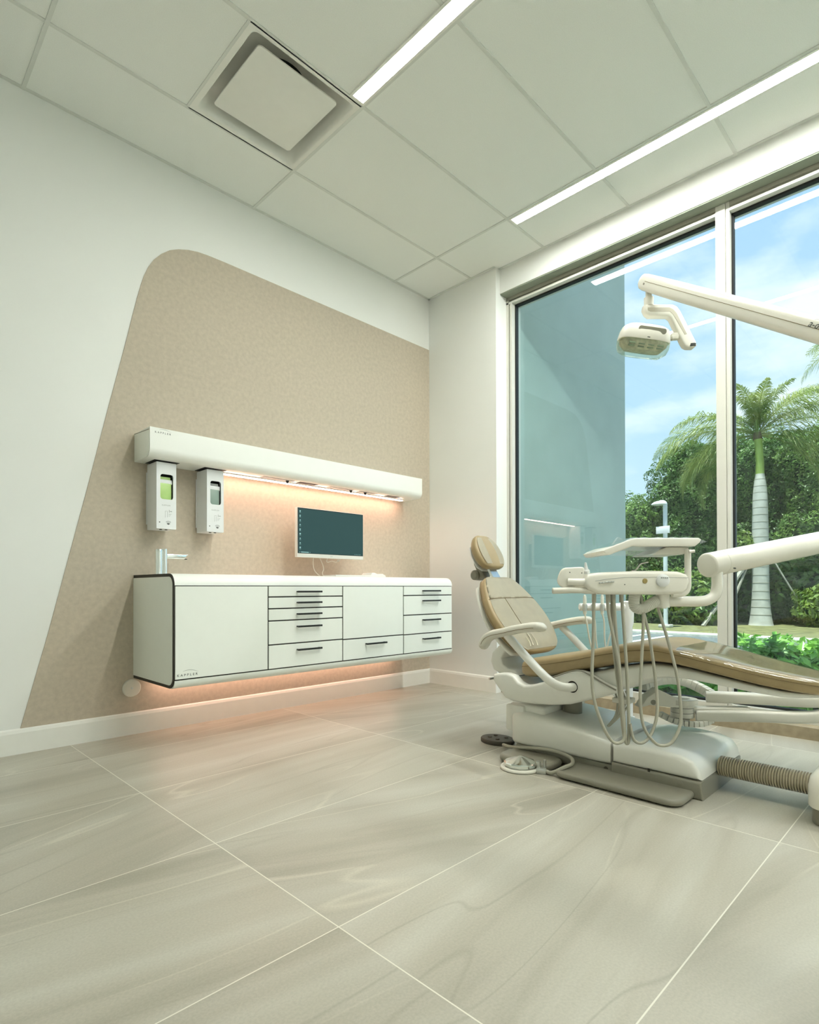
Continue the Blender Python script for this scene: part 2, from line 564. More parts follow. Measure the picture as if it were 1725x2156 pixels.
WORLD = {}
def obj(name, mb, m, parent=None, smooth=True, angle=35, kind=None, label=None, sub=0):
    bm = mb.bm if isinstance(mb, MB) else mb
    bmesh.ops.recalc_face_normals(bm, faces=bm.faces[:])
    for f in bm.faces:
        f.smooth = smooth
    if smooth:
        lim = math.radians(angle)
        for e_ in bm.edges:
            if len(e_.link_faces) == 2:
                e_.smooth = e_.calc_face_angle(0) < lim
    lo = Vector((1e9,) * 3); hi = -lo
    for v in bm.verts:
        for i in range(3):
            lo[i] = min(lo[i], v.co[i]); hi[i] = max(hi[i], v.co[i])
    org = Vector(((lo.x + hi.x) / 2, (lo.y + hi.y) / 2, lo.z))
    bmesh.ops.translate(bm, verts=bm.verts[:], vec=-org)
    me = bpy.data.meshes.new(name)
    bm.to_mesh(me)
    bm.free()
    me.materials.append(m)
    o = bpy.data.objects.new(name, me)
    COL.objects.link(o)
    if parent is not None:
        o.parent = parent
        o.location = org - WORLD[parent]
    else:
        o.location = org
    WORLD[o] = org
    if kind:
        o['kind'] = kind
    if label:
        o['label'] = label
    if sub:
        md = o.modifiers.new('subdivision', 'SUBSURF')
        md.levels = md.render_levels = sub
    return o
def tag(o, label, cat, group=None, kind=None):
    o['label'] = label
    o['category'] = cat
    if group:
        o['group'] = group
    if kind:
        o['kind'] = kind
    return o
def thing(name, label, cat, loc, group=None):
    o = bpy.data.objects.new(name, None)
    COL.objects.link(o)
    o.location = loc
    o.empty_display_size = 0.05
    WORLD[o] = Vector(loc)
    return tag(o, label, cat, group)
def struct(name, mb, m, parent=None, smooth=False):
    o = obj(name, mb, m, parent, smooth=smooth)
    o['kind'] = 'structure'
    return o
def text_bm(body, size, mtx, depth=0.0005, spacing=1.0, shear=0.0):
    cu = bpy.data.curves.new('lettering', 'FONT')
    cu.body = body
    cu.size = size
    cu.extrude = depth
    cu.space_character = spacing
    cu.shear = shear
    cu.resolution_u = 3
    to = bpy.data.objects.new('lettering', cu)
    COL.objects.link(to)
    bpy.context.view_layer.update()
    me = bpy.data.meshes.new_from_object(to.evaluated_get(bpy.context.evaluated_depsgraph_get()))
    bpy.data.objects.remove(to)
    mb = MB()
    mb.bm.from_mesh(me)
    bpy.data.meshes.remove(me)
    mb.bm.transform(mtx)
    return mb
def frame_mtx(o, x, y):
    x, y = Vector(x).normalized(), Vector(y).normalized()
    z = x.cross(y)
    m = Matrix((x, y, z)).transposed().to_4x4()
    m.translation = Vector(o)
    return m

# ================================================================== ROOM
H = 3.144
XR = 0.05            # inner face of glazing bulkhead
ROOM_X0, ROOM_Y1 = -5.3, -5.6
struct('floor', MB().box((ROOM_X0 - .1, ROOM_Y1 - .1, -0.12), (0.12, 0.12, 0)), M['floor'])
struct('wall_back', MB().box((ROOM_X0, 0, 0), (0.30, 0.15, H + .3)), M['wall'])
wr = MB().box((0, -0.678, 0), (0.30, 0, H + .3))                       # pier beside the window
struct('wall_right', wr, M['wall'])
struct('trim_1', MB().box((XR, ROOM_Y1, 2.965), (0.30, -0.678, H + .3)), M['wall'])       # bulkhead over the glazing
struct('wall_left', MB().box((ROOM_X0 - .15, ROOM_Y1 - .15, 0), (ROOM_X0, 0.15, H + .3)), M['wall'])
struct('wall_front', MB().box((ROOM_X0, ROOM_Y1 - .15, 0), (0.30, ROOM_Y1, H + .3)), M['wall'])
# ceiling with an opening for the air diffuser
DX0, DX1, DY0, DY1 = -2.218, -1.608, -1.061, -0.451
cb = MB()
cb.box((ROOM_X0, ROOM_Y1, H), (DX0, 0, H + .03)).box((DX1, ROOM_Y1, H), (XR, 0, H + .03))
cb.box((DX0, ROOM_Y1, H), (DX1, DY0, H + .03)).box((DX0, DY1, H), (DX1, 0, H + .03))
ceiling = struct('ceiling', cb, M['ceil'])
struct('sun_block_roof', MB().box((ROOM_X0 - .4, ROOM_Y1 - .4, H + .3), (0.40, 0.4, H + .55)), M['fin'])  # unseen slab added to block the sun; overhang sized by its shadow
gb = MB()
TB = 0.0085
ylines = [-0.451, -1.061, -1.665, -2.265, -2.87, -3.475, -4.08, -4.685, -5.29]
xlines = [-0.399, -1.608, -2.817, -4.03]
for y in ylines:
    gb.box((ROOM_X0, y - TB, H - .004), (XR, y + TB, H + .001))
for x in xlines:
    gb.box((x - TB, ROOM_Y1, H - .0045), (x + TB, 0, H + .001))
gb.box((DX0 - .010, DY0, H - .0035), (DX0 + .002, DY1, H + .001))
# angle along the walls
gb.box((ROOM_X0, -0.02, H - .003), (0, 0, H + .001)).box((-0.02, -0.678, H - .003), (0, 0, H + .001))
gb.box((XR - .02, ROOM_Y1, H - .003), (XR, -0.678, H + .001))
struct('ceiling_grid', gb, M['tbar'], ceiling)
# baseboards
def base_prof(t):
    return [(0, 0), (t, 0), (t, 0.098), (t - .004, 0.112), (0.003, 0.118), (0, 0.118)]
struct('baseboard_back', MB().prism(base_prof(.014), (0, 0, 0), (0, -1, 0), (0, 0, 1), (1, 0, 0), ROOM_X0, 0), M['trim'])
struct('baseboard_right', MB().prism(base_prof(.014), (0, 0, 0), (-1, 0, 0), (0, 0, 1), (0, 1, 0), -0.678, 0), M['trim'])
struct('baseboard_left', MB().prism(base_prof(.014), (ROOM_X0, 0, 0), (1, 0, 0), (0, 0, 1), (0, 1, 0), ROOM_Y1, 0), M['trim'])
struct('trim_6', MB().box((XR + .004, ROOM_Y1, 2.957), (0.128, -0.6785, 2.9655)), M['soffit'])  # added panel, coloured as the unlit underside of the bulkhead
# kerb under the glazing
struct('trim_2', MB().box((XR, ROOM_Y1, 0), (0.30, -0.678, 0.062)), M['curb'])
# glazing: two big lights with a mullion
FX0, FX1 = 0.13, 0.24        # aluminium frame depth
GX = 0.18
MY0, MY1 = -2.204, -2.132    # mullion
def window(idx, y0, y1, side0=True, side1=True):
    fr = MB()
    z0, z1 = 0.062, 2.965
    # outer frame bars
    fr.box((FX0, y0, z0), (FX1, y1, z0 + .05))
    fr.box((FX0 - .0, y0, z1 - .060), (FX1, y1, z1 - .045)).box((FX0 + .018, y0, z1 - .047), (FX1, y1, z1 - .02))
    if side1:
        fr.box((FX0, y1 - .020, z0 + .05), (FX1, y1, z1 - .022)).box((FX0 + .018, y1 - .034, z0 + .05), (FX1, y1 - .019, z1 - .022)).box((FX0, y1 - .052, z0 + .05), (FX1, y1 - .033, z1 - .06))
    if side0:
        fr.box((FX0, y0, z0 + .05), (FX1, y0 + .030, z1 - .022))
    wdw = struct('window_%d' % idx, fr, M['alu'])
    struct('head_channel', MB().box((FX0, y0, z1 - .030), (FX1, y1, z1)), M['soffit2'], wdw)
    gk = MB()
    a0, a1, b0, b1 = y0 + (.030 if side0 else 0), y1 - (.052 if side1 else 0), z0 + .05, z1 - .060
    gk.box((GX - .012, a0, b1 - .012), (GX + .02, a1, b1)).box((GX - .012, a0, b0), (GX + .02, a1, b0 + .012))
    gk.box((GX - .012, a1 - .010, b0), (GX + .02, a1, b1)).box((GX - .012, a0, b0), (GX + .02, a0 + .010, b1))
    struct('gasket', gk, M['gasket'], wdw)
    p = MB().box((GX, a0, b0), (GX + .006, a1, b1))
    struct('glass_pane', p, M['glass'], wdw)
    return wdw
window(1, MY1, -0.678, side0=False)
window(2, -4.2, MY0, side1=False)
window(3, ROOM_Y1, -4.272)
for i, (a, b) in enumerate(((MY0, MY1), (-4.272, -4.2))):
    mm = MB().box((FX0 - .002, a + .022, 0.062), (FX1, b, 2.965)).box((FX0 + .004, a, 0.062), (FX1, a + .019, 2.965)).box((FX0 + .010, a + .015, 0.062), (FX1, a + .025, 2.965))
    struct('trim_%d' % (3 + i), mm, M['alu'])

# ================================================================== CEILING FITTINGS
def strip(x0, x1, y0, y1, label):
    t = thing('linear_ceiling_light', label, 'ceiling light', ((x0 + x1) / 2, (y0 + y1) / 2, H - .008), 'linear lights recessed in the ceiling')
    hb = MB()
    hb.box((x0, y0, H - .008), (x0 + .012, y1, H)).box((x1 - .012, y0, H - .008), (x1, y1, H))
    hb.box((x0 + .012, y1 - .012, H - .008), (x1 - .012, y1, H)).box((x0 + .012, y0, H - .008), (x1 - .012, y0 + .012, H))
    obj('housing', hb, M['trim'], t, smooth=False)
    obj('diffuser', MB().box((x0 + .012, y0 + .012, H - .006), (x1 - .012, y1 - .012, H - .001)), M['led'], t, smooth=False)
strip(-1.700, -1.614, -5.3, -1.07, 'long white linear ceiling light ending beside the square air diffuser')
strip(-0.392, -0.304, -5.3, -1.07, 'long white linear ceiling light running close along the window side')

t = thing('air_diffuser', 'square white ceiling air diffuser with a flat plate over a dark recess', 'air vent', ((DX0 + DX1) / 2, (DY0 + DY1) / 2, H - .004))
cxd, cyd = (DX0 + DX1) / 2, (DY0 + DY1) / 2
def rsq(h, r, z, n=6):
    out = []
    for sx, sy, a0 in ((1, 1, 0), (-1, 1, PI / 2), (-1, -1, PI), (1, -1, 1.5 * PI)):
        for k in range(n + 1):
            a = a0 + k / n * PI / 2
            out.append(Vector((cxd + sx * (h - r) + r * math.cos(a), cyd + sy * (h - r) + r * math.sin(a), z)))
    return out
rings = [rsq(.303, .002, H + .02), rsq(.303, .002, H - .004), rsq(.280, .02, H - .004), rsq(.274, .03, H + .002), rsq(.268, .035, H + .02), rsq(.262, .04, H + .045), rsq(.250, .05, H + .085), rsq(.22, .06, H + .11), rsq(.02, .01, H + .11)]
obj('frame', MB().loft(rings, False), M['trim'], t, angle=50)
obj('face_plate', MB().loft([rsq(.213, .016, H + .022), rsq(.217, .018, H + .020), rsq(.217, .018, H + .014), rsq(.215, .016, H + .013)]), M['trim'], t, angle=40)
for sx in (-1, 1):
    obj('hanger', MB().cyl((cxd + sx * .1, cyd, H + .02), (cxd + sx * .1, cyd, H + .11), .006, 8), M['steel'], t)
dk = MB().lathe([(0, H + .1085), (.150, H + .1085), (.150, H + .1095), (0, H + .1095)], 40, Matrix.Translation((cxd, cyd, 0)))
obj('duct_shade_disc', dk, M['dark'], t)  # black disc painted for the unlit depth of the duct

# ================================================================== WALL COVERING PANEL
pts = [(-2.822, 0.115), (-2.71, 0.554), (-2.546, 1.25), (-2.436, 1.735), (-2.361, 2.054), (-2.300, 2.33)]
arc = [(-2.277, 2.42), (-2.262, 2.47), (-2.240, 2.525), (-2.210, 2.578), (-2.170, 2.625), (-2.125, 2.664), (-2.076, 2.690), (-2.020, 2.710), (-1.964, 2.722), (-1.90, 2.727), (-1.80, 2.729)]
poly = pts + arc + [(-0.001, 2.729), (-0.001, 0.115)]
wc = obj('wall_covering', MB().prism(poly, (0, -0.004, 0), (1, 0, 0), (0, 0, 1), (0, 1, 0), 0, 0.0035), M['cover'], smooth=False)
tag(wc, 'mottled beige wall covering with one rounded corner behind the cabinets', 'wall covering')

# ================================================================== WALL-HUNG CABINETS
XA, XB, YF = -2.313, -0.322, -0.522
ZT, ZB = 0.845, 0.298
def front_prof(inset=0.0, r=0.055):
    """closed (y,z) outline of the carcass, rounded at both front corners"""
    p = [(-0.002, ZB + inset)]
    y0 = YF + inset
    rb = r - inset
    for k in range(9):
        a = -PI / 2 - k / 8 * PI / 2
        p.append((y0 + rb + rb * math.cos(a), ZB + inset + rb + rb * math.sin(a)))
    for k in range(9):
        a = PI - k / 8 * PI / 2
        p.append((y0 + rb + rb * math.cos(a), ZT - inset - rb + rb * math.sin(a)))
    p.append((-0.002, ZT - inset))
    return p
# worktop shell: top board rolling over the front edge
def arc_pts(y0, zc, r, a0, a1, n=8):
    return [(y0 + r + r * math.cos(a0 + (a1 - a0) * k / n), zc + r * math.sin(a0 + (a1 - a0) * k / n)) for k in range(n + 1)]
wt_poly = arc_pts(YF, ZT - .057, .057, PI, PI / 2) + [(-0.002, ZT), (-0.002, ZT - .057)]
wtop = obj('worktop', MB().prism(wt_poly, (0, 0, 0), (0, 1, 0), (0, 0, 1), (1, 0, 0), XA + .0022, XB), M['solid'], angle=25)
tag(wtop, 'white solid-surface worktop with rolled front edge running over all wall cabinets', 'worktop')
def cabinet(x0, x1, label, rows, left_end=False, handle=None, door_rows=()):
    t = thing('wall_hung_cabinet', label, 'cabinet', ((x0 + x1) / 2, YF / 2, ZB), 'white wall-hung cabinets')
    # dark carcass behind the fronts
    cz1 = ZT - .0575
    body = MB().box((x0 + .0002, YF + .006, ZB + .0402), (x1 - .0002, -0.004, ZT - .0572))
    obj('carcass', body, M['edge'], t, smooth=False)
    bp = arc_pts(YF, ZB + .040, .040, PI, 1.5 * PI)
    bp = [(YF, ZB + .040)] + bp[1:] + [(-0.004, ZB), (-0.004, ZB + .040)]
    xs = x0 + (.0022 if left_end else 0)
    obj('bottom_panel', MB().prism(bp, (0, 0, 0), (0, 1, 0), (0, 0, 1), (1, 0, 0), xs, x1), M['lam'], t, angle=25)
    G = .0034
    zs = rows
    for i in range(len(zs) - 1):
        za, zb_ = zs[i] - G, zs[i + 1] + G
        gl = G + (.0012 if left_end else 0)
        fr = MB().box((x0 + gl, YF, zb_), (x1 - G, YF + .0058, za), bev=.001, seg=1)
        if i in door_rows:
            d = obj('door', fr, M['lam'], t, smooth=False)
        else:
            d = obj('drawer', fr, M['lam'], t, smooth=False)
            hx0, hx1 = handle
            hz = za - .029 if (za - zb_) < .08 else za - .033
            hb = MB().box((hx0, YF - .026, hz - .005), (hx1, YF - .017, hz + .005), bev=.001, seg=1)
            hb.box((hx0 + .004, YF - .018, hz - .004), (hx0 + .012, YF + .001, hz + .004)).box((hx1 - .012, YF - .018, hz - .004), (hx1 - .004, YF + .001, hz + .004))
            obj('handle', hb, M['black'], d, smooth=False)
    return t
TOPZ, BOTZ = 0.787, 0.341
c1 = cabinet(XA, -1.813, 'leftmost white wall-hung cabinet with one plain door and dark-edged side', [TOPZ, BOTZ], True, None, (0,))
c2 = cabinet(-1.813, -1.312, 'white wall-hung cabinet with five drawers below the monitor', [TOPZ, .727, .664, .599, .471, BOTZ], handle=(-1.640, -1.478))
c3 = cabinet(-1.312, -0.808, 'white wall-hung cabinet with a plain door over one drawer', [TOPZ, .468, BOTZ], handle=(-1.141, -0.975), door_rows=(0,))
c4 = cabinet(-0.808, XB, 'rightmost white wall-hung cabinet with four drawers', [TOPZ, .724, .594, .466, BOTZ], handle=(-0.634, -0.466))
# end panels
obj('side_panel', MB().prism(front_prof(0, .056), (0, 0, 0), (0, 1, 0), (0, 0, 1), (1, 0, 0), XA - .002, XA + .002), M['edge'], c1, smooth=False, label='dark-edged end panel')
obj('side_facing', MB().prism(front_prof(.015, .056)[:-1] + [(-0.002, ZT - .016)], (0, 0, 0), (0, 1, 0), (0, 0, 1), (1, 0, 0), XA - .0035, XA - .002), M['lam'], c1, smooth=False)
obj('side_panel', MB().prism(front_prof(.0215, .050), (0, 0, 0), (0, 1, 0), (0, 0, 1), (1, 0, 0), XB - .016, XB - .0005), M['solid'], c4, smooth=False)
# lettering and arc on the first door
def logo(parent, x, y, z, width, m=M['grey'], up=1.0):
    mb = text_bm('KAPPLER', width * .165, frame_mtx((x, y, z), (1, 0, 0), (0, 0, 1)), .0003, 1.75)
    # swoosh
    n = 14
    for k in range(n):
        a, b = k / n, (k + 1) / n
        f = lambda q: (x + width * (.28 + .80 * q), z + width * (.19 + .10 * math.sin(PI * (.15 + .85 * q)) - .03 * q))
        th = lambda q: width * .012 * math.sin(PI * min(1, .08 + q * .92)) + width * .002
        (xa, za), (xb, zb_) = f(a), f(b)
        mb.quad([(xa, y - .0004, za), (xb, y - .0004, zb_), (xb, y - .0004, zb_ + th(b)), (xa, y - .0004, za + th(a))])
    obj('lettering', mb, m, parent, smooth=False)
logo([c for c in c1.children if c.name.startswith('door')][0], -2.300, YF - .0006, .357, .098)
# warm strip under the cabinets
ls = thing('strip_light', 'warm glowing strip light fixed under the wall-hung cabinets', 'strip light', (-1.3, -0.06, ZB - .012), 'warm strip lights')
obj('housing', MB().box((-2.22, -0.075, ZB - .006), (-0.42, -0.045, ZB - .0005)), M['trim'], ls, smooth=False)
obj('diffuser', MB().box((-2.21, -0.072, ZB - .010), (-0.43, -0.048, ZB - .006)), M['warm2'], ls, smooth=False)
# round cover plate low on the wall
dp = thing('wall_disc', 'round white cover disc screwed low on the wall by the cabinet', 'cover plate', (-2.326, -0.012, 0.196))
def wall_disc_mtx(x, z, y):
    return Matrix.Translation((x, y, z)) @ Matrix.Rotation(PI / 2, 4, 'X')
obj('disc', MB().lathe([(0, 0), (.047, 0), (.047, .006), (.043, .010), (0, .011)], 40, wall_disc_mtx(-2.326, .246, -.004)), M['unit2'], dp)
obj('screw', MB().lathe([(0, .010), (.006, .010), (.006, .013), (.002, .014), (0, .012)], 16, wall_disc_mtx(-2.326, .246, -.004)), M['steel'], dp)

# ================================================================== SHELF BOX WITH LIGHT
SX0, SX1, SY = -2.311, -0.307, -0.213
SZ0, SZ1 = 1.449, 1.600
sp = [(-0.004, SZ1), (SY, SZ1), (SY, SZ0 + .045)] + [(SY + .045 + .045 * math.cos(PI + k / 8 * PI / 2), SZ0 + .045 + .045 * math.sin(PI + k / 8 * PI / 2)) for k in range(1, 9)] + [(-0.004, SZ0)]
sh = thing('wall_shelf_box', 'long white wall-mounted shelf box with curved lower edge above the dispensers', 'shelf', ((SX0 + SX1) / 2, SY / 2, SZ0))
obj('shell', MB().prism(sp, (0, 0, 0), (0, 1, 0), (0, 0, 1), (1, 0, 0), SX0 + .002, SX1), M['solid'], sh, angle=25)
sp2 = [(-0.004, SZ1 - .006), (SY + .004, SZ1 - .020)] + [(a if a > SY + .004 else SY + .004, b) for a, b in sp[2:]]
obj('end_cap', MB().prism([(-0.004, SZ1 - .004), (SY + .006, SZ1 - .016), (SY + .006, SZ0 + .045)] + [(a + .003, b + .002) for a, b in sp[4:-1]] + [(-0.004, SZ0 + .002)], (0, 0, 0), (0, 1, 0), (0, 0, 1), (1, 0, 0), SX0 - .001, SX0 + .002), M['lam'], sh, smooth=False)
obj('end_edge', MB().prism([(-0.004, SZ1 + .0), (-0.004, SZ1 - .004), (SY + .010, SZ1 - .016), (SY + .010, SZ1 - .012)], (0, 0, 0), (0, 1, 0), (0, 0, 1), (1, 0, 0), SX0 - .0015, SX0 + .002), M['base'], sh, smooth=False)
logo(sh, -2.285, SY - .0008, 1.572, .080)
for i, (a, b) in enumerate(((-1.62, -1.40), (-1.36, -1.22), (-1.12, -0.92), (-0.86, -0.70), (-0.60, -0.48))):
    dark = i in (1, 4)
    sl = MB().box((a, -0.150, SZ0 - .0015), (b, -0.105, SZ0 + .001))
    obj('cutout_patch', sl, M['dark'] if dark else M['lgrey'], sh, smooth=False)  # flat patches; the dark ones carry a slot's shade in their colour
for x in (-1.44, -0.93, -0.80):
    obj('hook', MB().lathe([(0, -.018), (.006, -.016), (.009, -.006), (.012, 0), (0, 0)], 12, Matrix.Translation((x, -.128, SZ0 - .001))), M['dark'], sh)
for x0, x1 in ((-2.262, -2.130), (-1.988, -1.860)):
    obj('cutout_patch', MB().box((x0, -0.150, SZ0 - .0015), (x1, -0.02, SZ0 + .001)), M['dark'], sh, smooth=False)  # flat dark patches, shade of the dispenser holes painted in
ls2 = thing('strip_light', 'warm glowing strip light along the underside of the white shelf box', 'strip light', (-1.12, -0.05, SZ0 - .010), 'warm strip lights')
obj('housing', MB().box((-1.865, -0.088, SZ0 - .006), (-0.380, -0.058, SZ0 - .0005)), M['trim'], ls2, smooth=False)
obj('diffuser', MB().box((-1.86, -0.085, SZ0 - .010), (-0.385, -0.061, SZ0 - .006)), M['warm'], ls2, smooth=False)

# ================================================================== SOAP DISPENSERS
def dispenser(x0, label, liquid, cap):
    W, D, z0, z1 = .104, .142, 1.090, 1.442
    if x0 > -2.1:
        W, z0 = .100, 1.092
    t = thing('soap_dispenser', label, 'dispenser', (x0 + W / 2, -D / 2, z0), 'wall dispensers under the shelf')
    x1, y0, y1 = x0 + W, -D, -0.012
    wx0, wx1, wz0, wz1, r = x0 + .020, x1 - .016, 1.247, 1.380, .014
    b = MB()
    # shell with a window opening in the front: sides, back, and a front frame
    b.box((x0, y0 + .004, z0), (x0 + .004, y1, z1), bev=.001, seg=1).box((x1 - .004, y0 + .004, z0), (x1, y1, z1), bev=.001, seg=1)
    b.box((x0 + .004, y1 - .003, z0), (x1 - .004, y1, z1)).box((x0 + .004, y0 + .004, z1 - .004), (x1 - .004, y1 - .003, z1)).box((x0 + .004, y0 + .004, z0), (x1 - .004, y1 - .003, z0 + .004))
    bm = bmesh.new()
    n = 6
    def rr(xa, xb, za, zb_, rad):
        out = []
        for cx_, cz_, a0 in ((xb - rad, zb_ - rad, 0), (xa + rad, zb_ - rad, PI / 2), (xa + rad, za + rad, PI), (xb - rad, za + rad, 1.5 * PI)):
            for k in range(n + 1):
                a = a0 + k / n * PI / 2
                out.append((cx_ + rad * math.cos(a), cz_ + rad * math.sin(a)))
        return out
    o_, i_ = rr(x0, x1, z0, z1, .004), rr(wx0, wx1, wz0, wz1, r)
    lo = [bm.verts.new((p[0], y0, p[1])) for p in o_]; li = [bm.verts.new((p[0], y0, p[1])) for p in i_]
    ho = [bm.verts.new((p[0], y0 + .005, p[1])) for p in o_]; hi = [bm.verts.new((p[0], y0 + .005, p[1])) for p in i_]
    m_ = len(o_)
    for k in range(m_):
        k2 = (k + 1) % m_
        bm.faces.new((lo[k], lo[k2], li[k2], li[k])); bm.faces.new((ho[k], hi[k], hi[k2], ho[k2]))
        bm.faces.new((li[k], li[k2], hi[k2], hi[k])); bm.faces.new((lo[k], ho[k], ho[k2], lo[k2]))
    b.add(bm)
    obj('shell', b, M['disp'], t, angle=30)
    obj('back_plate', MB().box((x0 - .003, -0.012, z0 + .03), (x1 + .001, -0.004, z1 - .04), bev=.002), M['disp'], t)
    obj('bottle', MB().box((x0 + .010, y0 + .010, wz0 - .03), (x1 - .020, y1 - .02, wz1 - .045), bev=.006), M[liquid], t)
    obj('bottle_cap', MB().box((x0 + .008, y0 + .012, wz1 - .050), (x1 - .016, y1 - .015, wz1 - .026), bev=.003), M[cap], t)
    obj('bottle_neck', MB().box((x0 + .012, y0 + .02, wz1 - .030), (x1 - .022, y1 - .02, wz1 - .010), bev=.004), M['lgrey'] if liquid == 'gel' else M['soap'], t)
    obj('cavity', MB().box((x0 + .005, y0 + .045, wz0 - .02), (x1 - .005, y1 - .010, wz1 + .01)), M['dark'], t, smooth=False)
    # printed marks
    mk = text_bm('KAPPLER', .0095, frame_mtx((x0 + .028, y0 - .0004, 1.212), (1, 0, 0), (0, 0, 1)), .0002, 1.25)
    obj('lettering', mk, M['lgrey'], t, smooth=False)
    ic = MB()
    xi = x0 + .045
    ic.box((xi + .020, y0 - .0006, 1.178), (xi + .0225, y0, 1.192)).box((xi + .026, y0 - .0006, 1.182), (xi + .036, y0, 1.186))
    for k in range(3):
        ic.box((xi + .017, y0 - .0005, 1.170 - k * .006), (xi + .034 - k * .004, y0, 1.1712 - k * .006))
    ic.box((xi + .000, y0 - .0005, 1.184), (xi + .014, y0, 1.1852)).box((xi + .000, y0 - .0005, 1.150), (xi + .0012, y0, 1.184)).box((xi + .011, y0 - .0005, 1.152), (xi + .0122, y0, 1.182))
    obj('icon', ic, M['lgrey'], t, smooth=False)
    ic2 = MB()
    xc, zc = x0 + .062, 1.128
    for k, (rad) in enumerate((.008, .012, .016)):
        seg = 8
        for q in range(seg):
            a, c = math.radians(35 + 110 * q / seg), math.radians(35 + 110 * (q + 1) / seg)
            ic2.quad([(xc + rad * math.cos(a), y0 - .0004, zc - .012 + rad * math.sin(a)), (xc + rad * math.cos(c), y0 - .0004, zc - .012 + rad * math.sin(c)), (xc + (rad + .0013) * math.cos(c), y0 - .0004, zc - .012 + (rad + .0013) * math.sin(c)), (xc + (rad + .0013) * math.cos(a), y0 - .0004, zc - .012 + (rad + .0013) * math.sin(a))])
    ic2.quad([(xc - .010, y0 - .0004, zc - .010), (xc, y0 - .0004, zc - .006), (xc + .010, y0 - .0004, zc - .010), (xc, y0 - .0004, zc - .016)])
    obj('sensor_icon', ic2, M['grey'], t, smooth=False)
    obj('indicator', MB().lathe([(0, 0), (.003, 0), (.003, .001), (0, .0012)], 12, wall_disc_mtx(x0 + .016, 1.124, y0)), M['grey'], t)
    nz_ = MB().cyl((x0 + .035, y0 + .035, z0 - .003), (x0 + .035, y0 + .035, z0 + .001), .007, 12).cyl((x0 + .062, y0 + .03, z0 - .003), (x0 + .062, y0 + .03, z0 + .001), .007, 12)
    obj('nozzle', nz_, M['dark'], t)
dispenser(-2.249, 'white wall dispenser with green soap showing through its window', 'soap', 'disp')
dispenser(-1.973, 'white wall dispenser with grey gel showing through its window', 'gel', 'disp')

# ================================================================== FAUCET
fy = -0.15
t = thing('faucet', 'chrome sensor faucet standing on the worktop below the dispensers', 'faucet', (-2.235, fy, ZT))
obj('body', MB().cyl((-2.240, fy, ZT), (-2.240, fy, .978), .0195, 28), M['chrome'], t)
obj('back_column', MB().cyl((-2.212, fy - .004, ZT), (-2.212, fy - .004, .982), .015, 20), M['chrome'], t)
obj('cap', MB().lathe([(0, .992), (.0185, .992), (.0198, .990), (.0198, .976), (0, .976)], 28, Matrix.Translation((-2.240, fy, -.0125))), M['chrome'], t)
spt = MB().prism([(-.0, -.013), (.105, -.013), (.125, .013), (0, .013)], (-2.212, fy, .944), (1, 0, 0), (0, 0, 1), (0, 1, 0), -.012, .012, bev=.005)
obj('spout', spt, M['chrome'], t)
obj('outlet', MB().box((-2.103, fy - .008, .930), (-2.092, fy + .008, .934)), M['dark'], t, smooth=False)
obj('sensor', MB().box((-2.197, fy - .006, .860), (-2.1955, fy + .004, .905)), M['grey'], t, smooth=False)

# ================================================================== MONITOR
my = -0.20
t = thing('monitor', 'white-framed monitor with a dark green desktop, mounted above the worktop', 'monitor', (-1.147, my, .97))
mx0, mx1, mz0, mz1 = -1.416, -0.879, 0.968, 1.280
fr = MB().box((mx0, my, mz0), (mx1, my + .028, mz1), bev=.003)
obj('casing', fr, M['mon'], t)
obj('bezel', MB().box((mx0 + .0035, my - .001, mz0 + .024), (mx1 - .0035, my + .001, mz1 - .003)), M['black'], t, smooth=False)
scr_m = mat('screen_green', (0.010, 0.024, 0.024), 0.55, spec=0.25, vary=0.03)
bsn = scr_m.node_tree.nodes['Principled BSDF']
bsn.inputs['Emission Color'].default_value = (0.016, 0.042, 0.042, 1)
bsn.inputs['Emission Strength'].default_value = 0.9
screen = obj('screen', MB().box((mx0 + .0085, my - .0016, mz0 + .0275), (mx1 - .006, my - .0009, mz1 - .008)), scr_m, t, smooth=False)
icon_m = emis('screen_icon', (0.22, 0.38, 0.36), 1.0)
icb = MB()
for k in range(9):
    z = mz1 - .024 - k * .0285
    x = mx0 + .016
    if k in (0, 1, 4):
        icb.box((x, my - .0022, z - .004), (x + .009, my - .0017, z + .004)).box((x + .002, my - .0022, z - .008), (x + .006, my - .0017, z - .003))
    elif k in (2, 3, 6, 7):
        icb.add(bmesh.new()) if False else None
        icb.prism([(0, -.004), (.010, -.004), (.008, .002), (.005, .005), (.002, .002)], (x, my - .0017, z), (1, 0, 0), (0, 0, 1), (0, -1, 0), 0, .0005)
    else:
        icb.box((x, my - .0022, z - .005), (x + .010, my - .0017, z + .005))
    icb.box((x - .001, my - .0020, z - .0105), (x + .011, my - .0017, z - .0090))
obj('icon', icb, icon_m, screen, smooth=False)
tb = MB().box((mx0 + .028, my - .0022, mz0 + .029), (mx0 + .085, my - .0017, mz0 + .0345)).box((mx0 + .016, my - .0022, mz0 + .030), (mx0 + .020, my - .0017, mz0 + .034)).box((mx0 + .093, my - .0022, mz0 + .030), (mx0 + .097, my - .0017, mz0 + .034))
for k in range(6):
    tb.box((mx1 - .030 - k * .010, my - .0022, mz0 + .031), (mx1 - .026 - k * .010, my - .0017, mz0 + .034))
obj('taskbar', tb, icon_m, screen, smooth=False)['kind'] = 'stuff'
obj('lettering', text_bm('acer', .010, frame_mtx((-1.160, my - .0006, mz0 + .009), (1, 0, 0), (0, 0, 1)), .0002, 1.1), M['lgrey'], t, smooth=False)
